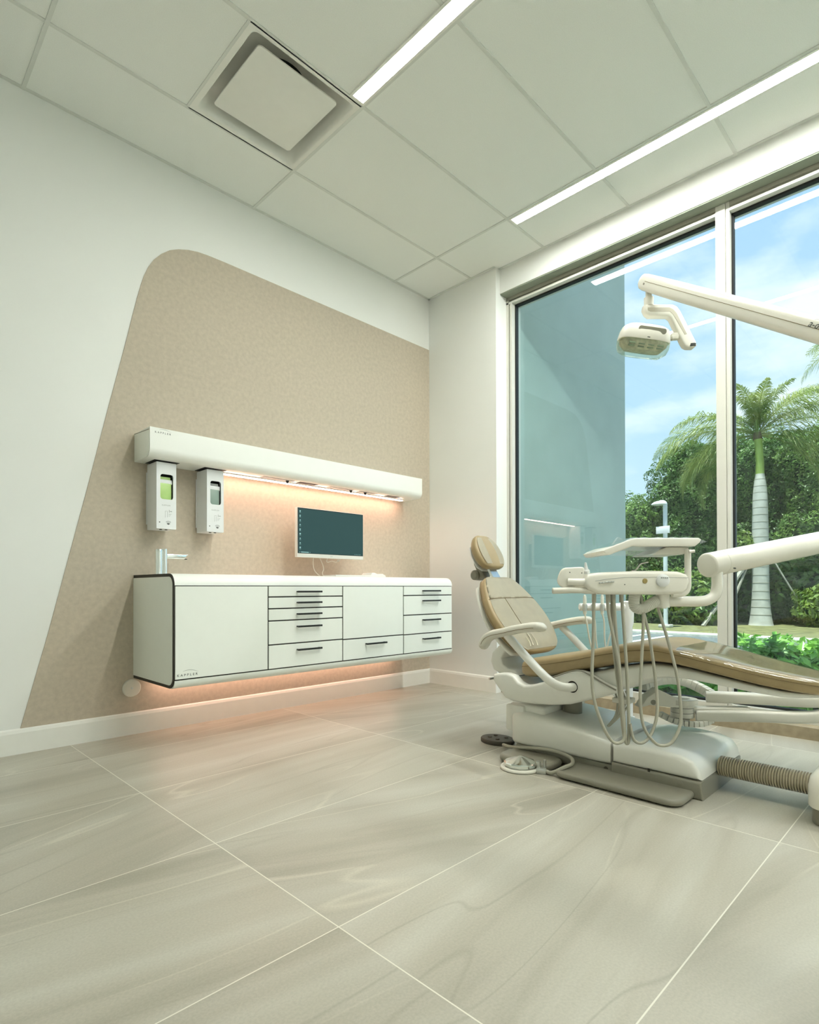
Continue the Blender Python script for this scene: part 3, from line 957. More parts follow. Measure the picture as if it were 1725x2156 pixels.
arm = MB().box((-1.20, -0.172, 1.08), (-1.10, -0.160, 1.18), bev=.002).cyl((-1.15, -0.162, 1.13), (-1.15, -0.06, 1.13), .022, 16).box((-1.21, -0.062, 1.05), (-1.09, -0.003, 1.21), bev=.004)
obj('wall_mount', arm, M['dark'], t)
for pts_ in ([(-1.235, -.12, .985), (-1.232, -.11, .93), (-1.210, -.10, .885), (-1.165, -.10, ZT + .006)],
             [(-1.195, -.12, .985), (-1.165, -.12, .935), (-1.155, -.12, .90), (-1.158, -.11, .875), (-1.140, -.10, ZT + .005)],
             [(-1.125, -.13, .985), (-1.130, -.12, .955), (-1.120, -.12, .947), (-1.085, -.12, .955), (-1.050, -.12, .950), (-1.03, -.13, .975)],
             [(-1.06, -.14, .985), (-1.045, -.13, .955), (-1.03, -.13, .962), (-1.02, -.14, .985)]):
    obj('cable', MB().tube(pts_, .0028, 8, 6), M['whose'], t)

kb = obj('keyboard', MB().box((-1.27, -.40, ZT), (-0.95, -.27, ZT + .011), bev=.004), M['mon'])
tag(kb, 'slim white keyboard lying flat on the worktop below the monitor', 'keyboard')
tr_ = thing('telephone', 'small white desk device with a thin lead near the right end of the worktop', 'phone', (-0.80, -0.2, ZT))
dv = MB().prism([(-.075, 0), (.075, 0), (.070, .016), (.045, .028), (.0, .025), (-.03, .034), (-.055, .034), (-.075, .012)], (-0.795, -0.16, ZT), (1, 0, 0), (0, 0, 1), (0, -1, 0), 0, .10, bev=.005)
obj('body', dv, M['mon'], tr_)
obj('lead', MB().tube([(-.868, -.19, ZT + .014), (-.90, -.18, ZT + .012), (-.95, -.19, ZT + .006), (-1.0, -.17, ZT + .004)], .003, 8, 6), M['whose'], tr_)
# ================================================================== DENTAL CHAIR
XC = -0.98
ch = thing('dental_chair', 'tan upholstered reclining dental chair with cream casing in front of the window', 'dental chair', (XC, -2.1, 0))

def interp(tab, y):
    for i in range(len(tab) - 1):
        if tab[i][0] >= y >= tab[i + 1][0]:
            f = (tab[i][0] - y) / (tab[i][0] - tab[i + 1][0])
            return [a + (b - a) * f for a, b in zip(tab[i], tab[i + 1])]
    return list(tab[-1])
def smooth_tab(tab, k=5):
    pts_ = [Vector((r[0], 0, 0)) for r in tab]
    n = len(tab)
    out = []
    for i in range(n - 1):
        p0, p1, p2, p3 = tab[max(i - 1, 0)], tab[i], tab[i + 1], tab[min(i + 2, n - 1)]
        for j in range(k):
            t = j / k
            out.append([0.5 * ((2 * b) + (c - a) * t + (2 * a - 5 * b + 4 * c - d) * t * t + (3 * b - a - 3 * c + d) * t ** 3) for a, b, c, d in zip(p0, p1, p2, p3)])
    out.append(list(tab[-1]))
    return out
# y, z_top, z_bottom, half width
SEAT = [(-1.645, .400, .380, .090), (-1.655, .425, .362, .150), (-1.70, .447, .352, .190), (-1.80, .468, .367, .208), (-1.95, .498, .403, .215), (-2.08, .530, .440, .220),
        (-2.20, .556, .466, .222), (-2.29, .563, .478, .220), (-2.38, .549, .473, .214), (-2.50, .525, .452, .200), (-2.62, .499, .428, .178), (-2.72, .480, .412, .152), (-2.80, .467, .404, .124), (-2.85, .458, .404, .090), (-2.868, .448, .412, .050)]
ST = smooth_tab(SEAT, 4)
def seat_ring(r, dz0=0.0, dz1=0.0, dw=0.0, p=4.2, n=36):
    y, zt, zb, w_ = r
    cz, h = (zt + dz0 + zb + dz1) / 2, (zt + dz0 - zb - dz1) / 2
    return [Vector((XC + a, y, cz + b + (0.010 * (1 - (a / max(w_, .01)) ** 2) * -0.6 if b > 0 else 0))) for a, b in se_ring(0, 0, w_ + dw, max(h, .004), n, p)]
seat = obj('seat', MB().loft([seat_ring(r) for r in ST]), M['pad'], ch, angle=60)
# piping line round the seat side
for sx in (-1, 1):
    pass
sm = MB().tube([(XC - r[3] - .0006, r[0], (r[1] * .62 + r[2] * .38)) for r in ST[4:-3]], .0014, 6)
sm.tube([(XC + r[3] + .0006, r[0], (r[1] * .62 + r[2] * .38)) for r in ST[4:-3]], .0014, 6)
obj('seam', MB().tube([(XC - r[3] - .0004, r[0], (r[1] * .60 + r[2] * .40)) for r in ST[3:-5]], .0014, 6), M['seam'], seat)
sm.bm.free()
# clear plastic sleeve over the leg rest
sl_r = [r for r in ST if r[0] < -2.375]
fl = MB()
rings = [seat_ring(r, .003, -.002, .003) for r in sl_r]
R_ = [[fl.bm.verts.new(p_ + Vector((0, 0, .0010 * math.sin(37 * p_.x + 53 * p_.y + i)))) for p_ in ring[1:18]] for i, ring in enumerate(rings)]
for i in range(len(R_) - 1):
    for k in range(16):
        fl.bm.faces.new((R_[i][k], R_[i][k + 1], R_[i + 1][k + 1], R_[i + 1][k]))
bmesh.ops.solidify(fl.bm, geom=fl.bm.faces[:], thickness=.0005)
obj('plastic_sleeve', fl, M['film'], ch, angle=60, label='clear plastic sleeve over the leg rest')
# cast pan under the seat
PAN = [(-1.74, .362, .335, .12), (-1.85, .383, .330, .175), (-2.00, .412, .335, .190), (-2.12, .448, .342, .196), (-2.20, .466, .368, .198), (-2.28, .478, .408, .196), (-2.38, .474, .422, .190), (-2.50, .453, .413, .176), (-2.62, .430, .396, .152), (-2.72, .414, .388, .124), (-2.80, .408, .392, .080)]
obj('seat_pan', MB().loft([seat_ring(r, p=5) for r in smooth_tab(PAN, 4)]), M['frame'], ch, angle=60)

# side casing of the upper frame
side = [(-1.552, .362), (-1.585, .370), (-1.625, .374), (-1.665, .366), (-1.690, .340), (-1.724, .329), (-1.770, .338), (-1.811, .352), (-1.860, .373), (-1.905, .394), (-1.955, .415), (-1.995, .424), (-2.030, .418), (-2.072, .398), (-2.115, .377), (-2.168, .360), (-2.150, .345), (-2.064, .312), (-1.952, .274), (-1.861, .258), (-1.776, .250), (-1.660, .248), (-1.620, .258), (-1.590, .288), (-1.560, .318), (-1.548, .338)]
fr = MB()
# both flanks and the tub between them
fr.prism(side, (XC, 0, 0), (0, 1, 0), (0, 0, 1), (1, 0, 0), -.238, -.185, bev=.012, seg=3)
fr.prism(side, (XC, 0, 0), (0, 1, 0), (0, 0, 1), (1, 0, 0), .185, .238, bev=.012, seg=3)
fr.prism([(-1.56, .33), (-1.62, .345), (-1.75, .322), (-2.05, .352), (-2.13, .35), (-2.05, .312), (-1.95, .276), (-1.86, .262), (-1.66, .252), (-1.60, .285)], (XC, 0, 0), (0, 1, 0), (0, 0, 1), (1, 0, 0), -.19, .19)
obj('frame', fr, M['frame'], ch, angle=40)
obj('frame_gap', MB().prism([(-1.82, .352), (-1.93, .398), (-2.0, .418), (-2.06, .398), (-2.14, .362), (-2.09, .36), (-1.9, .34)], (XC, 0, 0), (0, 1, 0), (0, 0, 1), (1, 0, 0), -.236, .236) , M['edge'], ch, smooth=False) if False else None
lip = MB().tube([(XC - .239, y, z) for y, z in ((-1.87, .381), (-1.93, .406), (-1.975, .421), (-2.01, .424), (-2.05, .410), (-2.10, .386), (-2.16, .362))], .0035, 8, 5)
obj('edge_trim', lip, M['base'], ch)
# release levers at the rear
obj('lever', MB().tube([(XC - .10, -1.545, .318), (XC - .10, -1.49, .322), (XC - .16, -1.47, .322)], .006, 10, 4), M['steel'], ch)

# backrest support arm: broad curved yoke
yk = [(-1.555, .505), (-1.500, .485), (-1.462, .450), (-1.452, .405), (-1.470, .365), (-1.515, .345), (-1.56, .345), (-1.62, .350), (-1.60, .372), (-1.555, .378), (-1.525, .395), (-1.515, .425), (-1.535, .455), (-1.575, .480)]
obj('back_support', MB().prism(yk, (XC, 0, 0), (0, 1, 0), (0, 0, 1), (1, 0, 0), -.13, .10, bev=.012, seg=3), M['frame'], ch, angle=50)

# backrest and headrest: slabs in tilted local frames
def slab(o, s_dir, n_dir, tab, th, m, name, parent, p=3.4, dish=0.0, dent=None, n=40):
    """tab: (s, half width, centre offset along normal) ; thickness th"""
    o, s_dir, n_dir = Vector(o), Vector(s_dir).normalized(), Vector(n_dir).normalized()
    rings = []
    for s_, w_, off, t_ in tab:
        ring = []
        for a, b in se_ring(0, 0, w_, t_ / 2, n, p):
            d = off + b
            if b > 0:
                d += -dish * (1 - (a / max(w_, .01)) ** 2)
                if dent:
                    d -= dent[2] * math.exp(-((s_ - dent[0]) / dent[1]) ** 2 - (a / (dent[1] * 1.3)) ** 2)
            ring.append(o + Vector((1, 0, 0)) * a + s_dir * s_ + n_dir * d)
        rings.append(ring)
    return obj(name, MB().loft(rings), m, parent, angle=70)
bs = Vector((0, .60, .80)).normalized()      # up along the back
bn = Vector((0, -.80, .60)).normalized()     # facing the sitter
BO = (XC, -1.685, .485)
BT = smooth_tab([(-.012, .060, -.030, .02), (-.004, .125, -.032, .050), (.025, .172, -.034, .068), (.075, .205, -.036, .076), (.14, .224, -.037, .080), (.21, .228, -.037, .080), (.28, .212, -.037, .080), (.34, .186, -.037, .076), (.39, .158, -.036, .070), (.425, .130, -.035, .062), (.442, .100, -.034, .045), (.448, .060, -.034, .018)], 4)
back = slab(BO, bs, bn, BT, .08, M['pad'], 'backrest', ch, p=3.6, dish=.006)
# paler skin added on the cushion front; ceiling sheen painted into its colour
def facing(o, sd, nd, tab, lift, m, name, parent, scale, s0, s1, dent=None):
    o, sd, nd = Vector(o), Vector(sd), Vector(nd)
    b = MB()
    rows = []
    for s_, w_, off, t_ in tab:
        if s_ < s0 or s_ > s1:
            continue
        row = []
        for k in range(25):
            q = -1 + 2 * k / 24
            a = q * w_ * scale
            d = off + t_ / 2 * (1 - abs(q * scale) ** 3.6) ** (1 / 3.6) - .006 * (1 - (q * scale) ** 2) + lift
            if dent:
                d -= dent[2] * math.exp(-((s_ - dent[0]) / dent[1]) ** 2 - (a / (dent[1] * 1.5)) ** 2)
            row.append(b.bm.verts.new(o + Vector((1, 0, 0)) * a + sd * s_ + nd * d))
        rows.append(row)
    for i in range(len(rows) - 1):
        for k in range(24):
            b.bm.faces.new((rows[i][k], rows[i][k + 1], rows[i + 1][k + 1], rows[i + 1][k]))
    r = bmesh.ops.solidify(b.bm, geom=b.bm.faces[:], thickness=.004)
    return obj(name, b, m, parent, angle=60)
facing(BO, bs, bn, BT, .0018, M['pad_sheen'], 'front_sheen', back, .93, .0, .30)
facing(BO, bs, bn, BT, .0018, M['pad_sheen'], 'shoulder_sheen', back, .93, .295, .446)
def seam_at(tab, s_, scale, steps=24, sag=0.0):
    r = min(tab, key=lambda q: abs(q[0] - s_))
    out = []
    for k in range(steps + 1):
        q = -1 + 2 * k / steps
        a = q * r[1] * scale
        d = r[2] + r[3] / 2 * (1 - abs(q * scale) ** 3.6) ** (1 / 3.6) - .006 * (1 - (q * scale) ** 2) + .0022
        out.append(Vector(BO) + Vector((1, 0, 0)) * a + bs * (s_ + sag * (1 - q * q)) + bn * d)
    return out
sb = MB().tube(seam_at(BT, .298, .955), .0016, 6)
obj('seam', sb, M['seam'], back)
vs_ = []
for r in BT:
    if .03 < r[0] < .296:
        vs_.append(Vector(BO) + Vector((1, 0, 0)) * (-.075 - .03 * (r[0] - .15)) + bs * r[0] + bn * (r[2] + r[3] / 2 - .003))
obj('seam', MB().tube(vs_, .0014, 6), M['seam'], back)
for k, (s0, a0, l) in enumerate(((.035, -.09, .09), (.03, -.055, .07), (.03, -.115, .05))):
    obj('crease', MB().tube([Vector(BO) + Vector((1, 0, 0)) * (a0 + .012 * math.sin(q * 3)) + bs * (s0 - .02 + l * q) + bn * .0035 for q in (0, .25, .5, .75, 1)], .0020, 6), M['pad_sheen'], back)
sd_ = [Vector(BO) + Vector((1, 0, 0)) * (-r[1] - .0005) + bs * r[0] + bn * (r[2] - .012) for r in BT[8:-6]]
obj('seam', MB().tube(sd_, .0014, 6), M['seam'], back)
# shell behind the backrest
BT2 = [(r[0], r[1] * .93, -.090, .035) for r in BT if .02 < r[0] < .43]
slab(BO, bs, bn, [(BT2[0][0] - .01, BT2[0][1] * .8, -.088, .012)] + BT2 + [(BT2[-1][0] + .008, BT2[-1][1] * .8, -.088, .012)], .03, M['frame'], 'back_shell', ch, p=3.0)
# headrest
hs = Vector((0, .47, .88)).normalized()
hn = Vector((0, -.88, .47)).normalized()
HO = (XC + .012, -1.392, .898)
HT = smooth_tab([(-.016, .028, -.02, .02), (-.006, .070, -.024, .048), (.02, .094, -.028, .066), (.06, .106, -.030, .074), (.11, .102, -.030, .072), (.15, .084, -.029, .062), (.178, .058, -.028, .046), (.190, .028, -.028, .02)], 4)
hr = slab(HO, hs, hn, HT, .07, M['pad'], 'headrest', ch, p=2.8, dish=.004)
BO_s, BO = BO, HO
facing(HO, hs, hn, HT, .0012, M['pad_sheen'], 'headrest_sheen', hr, .86, .0, .172)  # same painted sheen on the headrest front
BO = BO_s
slab(HO, hs, hn, [(.0, .05, -.072, .012), (.02, .078, -.073, .014), (.09, .086, -.073, .014), (.14, .07, -.073, .014), (.155, .04, -.072, .010)], .012, M['disp'], 'headrest_plate', ch)
slab(HO, hs, hn, [(-.03, .022, -.098, .03), (-.02, .034, -.100, .036), (.06, .036, -.100, .036), (.085, .030, -.098, .030), (.092, .016, -.096, .016)], .03, M['base'], 'headrest_bracket', ch)
kn = MB().lathe([(0, -.05), (.018, -.05), (.027, -.042), (.029, 0), (.027, .042), (.018, .05), (0, .05)], 24, Matrix.Translation(Vector(HO) + hs * .005 + hn * -.128 + Vector((-.004, 0, 0))) @ Matrix.Rotation(PI / 2, 4, 'Y'))
obj('headrest_knob', kn, M['base'], ch)
obj('glide_bar', MB().box((XC - .03, -.004, -.10), (XC + .03, .008, .07), mtx=Matrix.Translation((0, -1.358, .885)) @ Matrix.Rotation(-.60, 4, 'X')), M['steel'], ch)

# armrests
def armrest(x, sgn):
    pz = [(-1.560, .486), (-1.556, .510), (-1.575, .540), (-1.615, .560), (-1.670, .572), (-1.735, .588), (-1.800, .600), (-1.850, .604), (-1.884, .596)]
    dz = 0.0
    if sgn > 0:
        pz = [(a + .105, b + .000) for a, b in pz]
    rings = []
    P_, _r = catmull([Vector((x, a, b)) for a, b in pz], 5)
    n_ = len(P_)
    for i, p_ in enumerate(P_):
        q = P_[min(i + 1, n_ - 1)] - P_[max(i - 1, 0)]
        q.normalize()
        up_ = q.cross(Vector((1, 0, 0)))
        e_ = min(i, n_ - 1 - i) / 4
        k_ = min(1, math.sqrt(max(0.02, e_)))
        rings.append([p_ + Vector((1, 0, 0)) * a + up_ * b for a, b in se_ring(0, 0, .030 * k_, .0205 * k_, 20, 2.6)])
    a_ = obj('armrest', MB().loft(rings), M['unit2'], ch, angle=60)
    sx = x - .0262 if sgn < 0 else x + .0262
    obj('seam', MB().tube([(x - .0298, p_.y, p_.z - .004) for p_ in P_[6:-6]], .0011, 6), M['seam'], a_)
    if sgn < 0:
        path = [(x, -1.685, .560), (x, -1.74, .510), (x, -1.80, .458), (x + .001, -1.86, .408), (x + .006, -1.905, .375), (x + .022, -1.94, .357), (x + .050, -1.965, .352), (x + .09, -1.972, .352)]
    else:
        path = [(x, -1.60, .562), (x, -1.65, .520), (x, -1.70, .474), (x - .001, -1.76, .420), (x - .006, -1.82, .378), (x - .03, -1.86, .357), (x - .09, -1.88, .352)]
    obj('armrest_tube', MB().tube(path, .0185, 18, 5), M['frame'], ch)
armrest(-1.292, -1)
armrest(-0.668, 1)
hole = MB().lathe([(0, 0), (.024, 0), (.025, .0008), (0, .0012)], 28, Matrix.Translation((XC - .2382, -1.967, .352)) @ Matrix.Rotation(-PI / 2, 4, 'Y'))
obj('arm_socket', hole, M['edge'], ch)

# lift base: rear moving cover
def cover_sections(tab, n=36, p=6):
    return MB().loft([[Vector((XC + a * 1.0, y, (zt + zb) / 2 + b)) for a, b in se_ring(0, 0, w_, (zt - zb) / 2, n, p)] for y, zt, zb, w_ in tab])
rc = smooth_tab([(-1.625, .165, .070, .10), (-1.628, .185, .048, .18), (-1.645, .200, .040, .212), (-1.70, .206, .040, .222), (-1.80, .201, .040, .224), (-1.95, .184, .043, .226), (-2.08, .160, .046, .226), (-2.128, .150, .048, .224)], 3)
obj('lift_cover', cover_sections(rc, p=7), M['frame'], ch, angle=50)
fc = MB().prism([(-2.136, .066), (-2.136, .138), (-2.20, .152), (-2.32, .152), (-2.40, .147), (-2.445, .132), (-2.468, .100), (-2.474, .068)], (XC, 0, 0), (0, 1, 0), (0, 0, 1), (1, 0, 0), -.232, .255, bev=.020, seg=4)
obj('front_cover', fc, M['frame'], ch, angle=40)
gbm = MB().prism([(-2.135, .0), (-2.135, .068), (-2.478, .066), (-2.482, .0)], (XC, 0, 0), (0, 1, 0), (0, 0, 1), (1, 0, 0), -.236, .250, bev=.010, seg=3)
gbm.box((XC - .215, -2.14, .005), (XC + .2, -1.66, .052), bev=.010)
gb_o = obj('base_plate', gbm, M['base'], ch, angle=40)
# floor flange towards the operator
fp = [(-1.972, .0), (-1.965, .008), (-1.985, .022), (-2.40, .030), (-2.452, .026), (-2.468, .008), (-2.468, 0), (-2.40, 0), (-2.36, .006), (-2.15, .006), (-2.13, 0)]
def rrect(x0, x1, y0, y1, r, n=6):
    out = []
    for cx_, cy_, a0 in ((x1 - r, y1 - r, 0), (x0 + r, y1 - r, PI / 2), (x0 + r, y0 + r, PI), (x1 - r, y0 + r, 1.5 * PI)):
        for k in range(n + 1):
            a = a0 + k / n * PI / 2
            out.append((cx_ + r * math.cos(a), cy_ + r * math.sin(a)))
    return out
obj('floor_flange', MB().prism(rrect(-1.368, -1.18, -2.455, -1.955, .05), (0, 0, 0), (1, 0, 0), (0, 1, 0), (0, 0, 1), 0.004, .030, bev=.012, seg=4), M['base'], ch, angle=50)
obj('floor_flange', MB().prism(rrect(-1.345, -1.19, -1.92, -1.655, .05), (0, 0, 0), (1, 0, 0), (0, 1, 0), (0, 0, 1), 0.003, .034, bev=.014, seg=4), M['base'], ch, angle=50)
obj('base_feet', MB().box((-1.36, -2.13, 0), (-1.20, -1.97, .008), bev=.003).box((-1.36, -2.45, 0), (-1.2, -2.36, .008), bev=.003).box((-1.335, -1.90, 0), (-1.2, -1.67, .006), bev=.002), M['base'], ch) if False else None
obj('bolt_cap', MB().lathe([(0, .002), (.006, .002), (.0075, .001), (.0105, .001), (.0105, 0), (0, 0)], 20, Matrix.Translation((XC - .2362, -2.405, .045)) @ Matrix.Rotation(-PI / 2, 4, 'Y')), M['base'], ch)
obj('bolt_cap', MB().lathe([(0, .002), (.006, .002), (.0075, .001), (.0095, .001), (.0095, 0), (0, 0)], 20, Matrix.Translation((XC - .216, -2.105, .030)) @ Matrix.Rotation(-PI / 2, 4, 'Y')), M['rubber'], ch)
obj('latch', MB().box((XC - .2345, -2.292, .055), (XC - .230, -2.283, .074), bev=.001), M['edge'], ch, smooth=False)
# upright between base and frame
pv = MB().box((XC - .19, -1.80, .175), (XC + .19, -1.612, .232), bev=.012, seg=3)
pv.box((XC - .205, -1.700, .10), (XC - .10, -1.598, .225), bev=.010, seg=2)
obj('lift_column', pv, M['frame'], ch, angle=40)
obj('column_gap_shade', MB().cyl((XC - .02, -1.845, .18), (XC - .02, -1.845, .262), .045, 20), M['base'], ch)  # solid grey cylinder stands in for shade in the gap under the frame
# small hoses below the seat
for k in range(4):
    obj('cable', MB().tube([(-1.10 + .012 * k, -2.10 - .010 * k, .335), (-1.11 + .012 * k, -2.115 - .012 * k, .290), (-1.12 + .005 * k, -2.11 - .004 * k, .235), (-1.14 + .005 * k, -2.085, .190)], .0045, 8, 5), M['hose'], ch)
obj('cable_clip', MB().box((-1.13, -2.17, .292), (-1.06, -2.10, .312), bev=.003), M['unit2'], ch)

# ================================================================== CORRUGATED FLOOR HOSE + JUNCTION BOX
pr = []
y0_, y1_ = -2.478, -2.800
nr = 37
pth, rad = [], []
for k in range(nr):
    for q, r_ in ((0, .0315), (.38, .0315), (.48, .0380), (.90, .0380)):
        f = (k + q) / nr
        pth.append(Vector((-1.008 - .018 * f, y0_ + (y1_ - y0_) * f, .084 + .004 * f)))
        rad.append(r_)
jh = obj('corrugated_hose', MB().tube(pth, rad, 28), M['bell'], angle=30)
tag(jh, 'tan corrugated hose running low between the chair base and the floor box', 'hose')
jb = thing('junction_box', 'cream utility floor box with grey foot cut by the right edge', 'utility box', (-1.02, -2.98, 0))
obj('box_foot', MB().prism(rrect(-1.190, -.84, -3.20, -2.797, .05), (0, 0, 0), (1, 0, 0), (0, 1, 0), (0, 0, 1), 0, .055, bev=.004), M['base'], jb, angle=40)
lc = [[Vector((a, b, z)) for a, b in rrect(-1.200 + i_, -.83 - i_, -3.21 + i_, -2.787 - i_, .055)] for z, i_ in ((.055, .002), (.060, 0), (.120, 0), (.150, .006), (.170, .020), (.182, .045), (.186, .08))]
obj('lid', MB().loft(lc), M['unit'], jb, angle=50)

# ================================================================== FOOT CONTROLS
fcn = thing('foot_control', 'round chrome disc foot control with looped grey hose beside the chair base', 'foot pedal', (-1.365, -1.80, 0))
fx, fy_ = -1.357, -1.798
obj('base_ring', MB().lathe([(0, 0), (.082, 0), (.086, .004), (.084, .009), (.074, .012), (0, .012)], 48, Matrix.Translation((fx, fy_, 0))), M['unit2'], fcn)
obj('disc', MB().lathe([(0, .053), (.008, .0525), (.066, .032), (.070, .027), (.071, .016), (.066, .012), (0, .012)], 12, Matrix.Translation((fx, fy_, 0))), M['chrome'], fcn, angle=12)
vb = MB().box((-.022, -.020, 0), (.022, .020, .022), bev=.003, mtx=Matrix.Translation((-1.345, -1.893, 0)) @ Matrix.Rotation(.5, 4, 'Z'))
vb.cyl((-1.352, -1.885, .02), (-1.352, -1.885, .046), .008, 14).cyl((-1.330, -1.900, .02), (-1.330, -1.900, .052), .0055, 12).cyl((-1.352, -1.885, .040), (-1.352, -1.885, .048), .010, 8)
obj('valve', vb, M['steel'], fcn, angle=30)
obj('hose', MB().tube([(-1.340, -1.905, .012), (-1.352, -1.948, .014), (-1.325, -1.985, .036), (-1.268, -1.992, .042), (-1.222, -1.960, .050), (-1.213, -1.890, .060), (-1.213, -1.800, .056), (-1.211, -1.700, .040), (-1.185, -1.620, .024), (-1.150, -1.560, .014)], .0078, 12, 8), M['hose'], fcn)
fpd = thing('foot_switch', 'dark oval foot switch pad with four round buttons on the floor behind the chair', 'foot switch', (-1.085, -1.475, 0))
ov = MB().loft([[Vector((-1.085 + s_ * .072 * math.cos(a), -1.478 + s_ * .090 * math.sin(a), z)) for a in [2 * PI * k / 36 for k in range(36)]] for z, s_ in ((0, .97), (.004, 1.0), (.016, 1.0), (.021, .95), (.022, .8))])
obj('pad', ov, M['rubber'], fpd, angle=40)
for a, b in ((-1.115, -1.50), (-1.062, -1.515), (-1.105, -1.445), (-1.06, -1.448)):
    obj('button', MB().lathe([(0, .028), (.008, .028), (.0105, .025), (.0105, .021), (0, .021)], 16, Matrix.Translation((a, b, 0))), M['rubber'], fpd)

# ================================================================== DELIVERY UNIT (instrument head on a flexible arm)
UO = Vector((-1.384, -2.333, 0))
UR = Vector((.7071, -.7071, 0))
UN = Vector((.7071, .7071, 0))
UZ = Vector((0, 0, 1))
def UP_(u, w_, z):
    return UO + UR * u + UN * w_ + UZ * z
un = thing('delivery_unit', 'cream instrument delivery unit with hanging grey hoses held over the chair', 'dental unit', (-0.93, -3.08, .18))
body = [(-.204, .785), (-.188, .766), (-.158, .753), (-.12, .748), (.100, .747), (.150, .751), (.169, .767), (.177, .792), (.175, .808), (.166, .822), (.135, .831), (.051, .834), (-.017, .833), (-.085, .831), (-.150, .828), (-.186, .822), (-.200, .804)]
lid = [(-.197, .802), (-.15, .808), (-.06, .814), (.05, .814), (.175, .808), (.166, .822), (.135, .831), (.051, .834), (-.017, .833), (-.085, .831), (-.150, .828), (-.184, .824), (-.196, .812)]
hd = obj('head', MB().prism(body, UO, UR, UZ, UN, .0, .27, bev=.014, seg=4), M['unit'], un, angle=40)
obj('seam', MB().tube([UP_(u_, -.0002, z_) for u_, z_ in ((-.165, .797), (-.13, .803), (-.06, .810), (.05, .811), (.17, .808))], .0009, 6), M['lgrey'], hd)
def ubox(u0, u1, w0, w1, z0, z1, bev=0.002, b=None):
    b = b or MB()
    m_ = Matrix((UR, UN, UZ)).transposed().to_4x4()
    m_.translation = UO
    b.box((u0, w0, z0), (u1, w1, z1), bev=bev, mtx=m_)
    return b
pd = obj('control_pad', MB().prism(roundpoly([(-.296, .795), (-.276, .846), (-.190, .850), (-.199, .812), (-.208, .782), (-.272, .769)], .018), UO, UR, UZ, UN, .030, .046, bev=.005, seg=3), M['unit'], un, angle=40)
for u_ in (-.248, -.204):
    obj('screw', MB().cyl(UP_(u_, .0295, .829 if u_ < -.22 else .827), UP_(u_, .032, .829 if u_ < -.22 else .827), .0022, 10), M['grey'], pd)
obj('pad_arm', MB().tube([UP_(-.255, .03, .795), UP_(-.225, .022, .793), UP_(-.175, .02, .795)], [.013, .014, .014], 14, 4), M['unit'], un)
obj('handle', MB().tube([UP_(-.314, .02, .762), UP_(-.313, .02, .762), UP_(-.29, .02, .7625), UP_(-.25, .02, .764), UP_(-.20, .02, .763), UP_(-.15, .03, .758)], [.0095, .0112, .0112, .0112, .0105, .009], 16), M['unit2'], un)
obj('holder_tip', MB().lathe([(0, 0), (.012, 0), (.012, .010), (.007, .016), (.005, .030), (.0035, .040), (0, .041)], 16, Matrix.Translation(UP_(-.180, .05, .826)) @ Matrix.Rotation(-.22, 4, 'Y')), M['disp'], un)
obj('knob', MB().lathe([(0, .014), (.016, .013), (.0225, .009), (.024, 0), (0, 0)], 32, Matrix.Translation(UP_(.077, .001, .798)) @ UN.to_track_quat('-Z', 'Y').to_matrix().to_4x4()), M['disp'], un)
for k in range(4):
    kk = ubox(.067 + k * .007, .0705 + k * .007, -.0145, -.010, .806, .810, 0)
    obj('knob_mark', kk, M['lgrey'], un, smooth=False)
obj('port', MB().lathe([(0, .002), (.004, .002), (.004, .0035), (.0085, .003), (.0095, 0), (0, 0)], 24, Matrix.Translation(UP_(.014, .0005, .797)) @ UN.to_track_quat('-Z', 'Y').to_matrix().to_4x4()), M['brass'], un)
bt = MB()
for k in range(5):
    bt.cyl(UP_(-.152 + k * .011, -.004, .790 + .001 * k), UP_(-.143 + k * .011, -.004, .791 + .001 * k), .0035, 10)
obj('fittings', bt, M['steel'], un)
obj('screw', MB().cyl(UP_(-.059, -.001, .784), UP_(-.059, .002, .784), .002, 10), M['grey'], un)
obj('stay', MB().tube([UP_(-.003, .08, .834), UP_(.012, .08, .838), UP_(.030, .08, .860), UP_(.045, .08, .865), UP_(.060, .08, .868)], [.004, .003, .0026, .0026, .0026], 10, 4), M['unit'], un)
# tray above
trp = [(-.137, .906), (-.122, .915), (-.033, .949), (-.010, .952), (.210, .952), (.219, .945), (.212, .934), (.196, .921), (-.005, .921), (-.030, .922), (-.112, .891), (-.127, .893)]
ty = obj('tray', MB().prism(trp, UO, UR, UZ, UN, .0, .24, bev=.005, seg=3), M['unit'], un, angle=40)
obj('tray_base', MB().prism([(.040, .893), (.072, .908), (.100, .920), (.184, .920), (.178, .900), (.160, .893)], UO, UR, UZ, UN, .02, .20, bev=.003), M['unit2'], un, angle=40)
flm = MB()
rows = []
for k in range(25):
    q = k / 24
    u_ = -.100 + q * .318
    rows.append([UP_(u_, w_, .9535 + zf + .0012 * math.sin(q * 40 + w_ * 60) - max(0, -.03 - u_) * .42) for w_, zf in ((.0, 0), (.08, .001), (.16, .001), (.24, 0))])
for i in range(24):
    for j in range(3):
        flm.quad([rows[i][j], rows[i + 1][j], rows[i + 1][j + 1], rows[i][j + 1]])
bmesh.ops.remove_doubles(flm.bm, verts=flm.bm.verts[:], dist=1e-5)
bmesh.ops.solidify(flm.bm, geom=flm.bm.faces[:], thickness=.0004)
obj('tray_film', flm, M['filmc'], un, angle=50, label='clear plastic film draped over the tray')
cf = MB()
cf.prism([(-.112, .894), (-.020, .929), (.10, .932), (.06, .900), (.045, .889), (-.04, .888), (-.10, .889)], UO, UR, UZ, UN, .015, .016)
cf.prism([(.206, .9525), (.240, .938), (.216, .930)], UO, UR, UZ, UN, .004, .006)
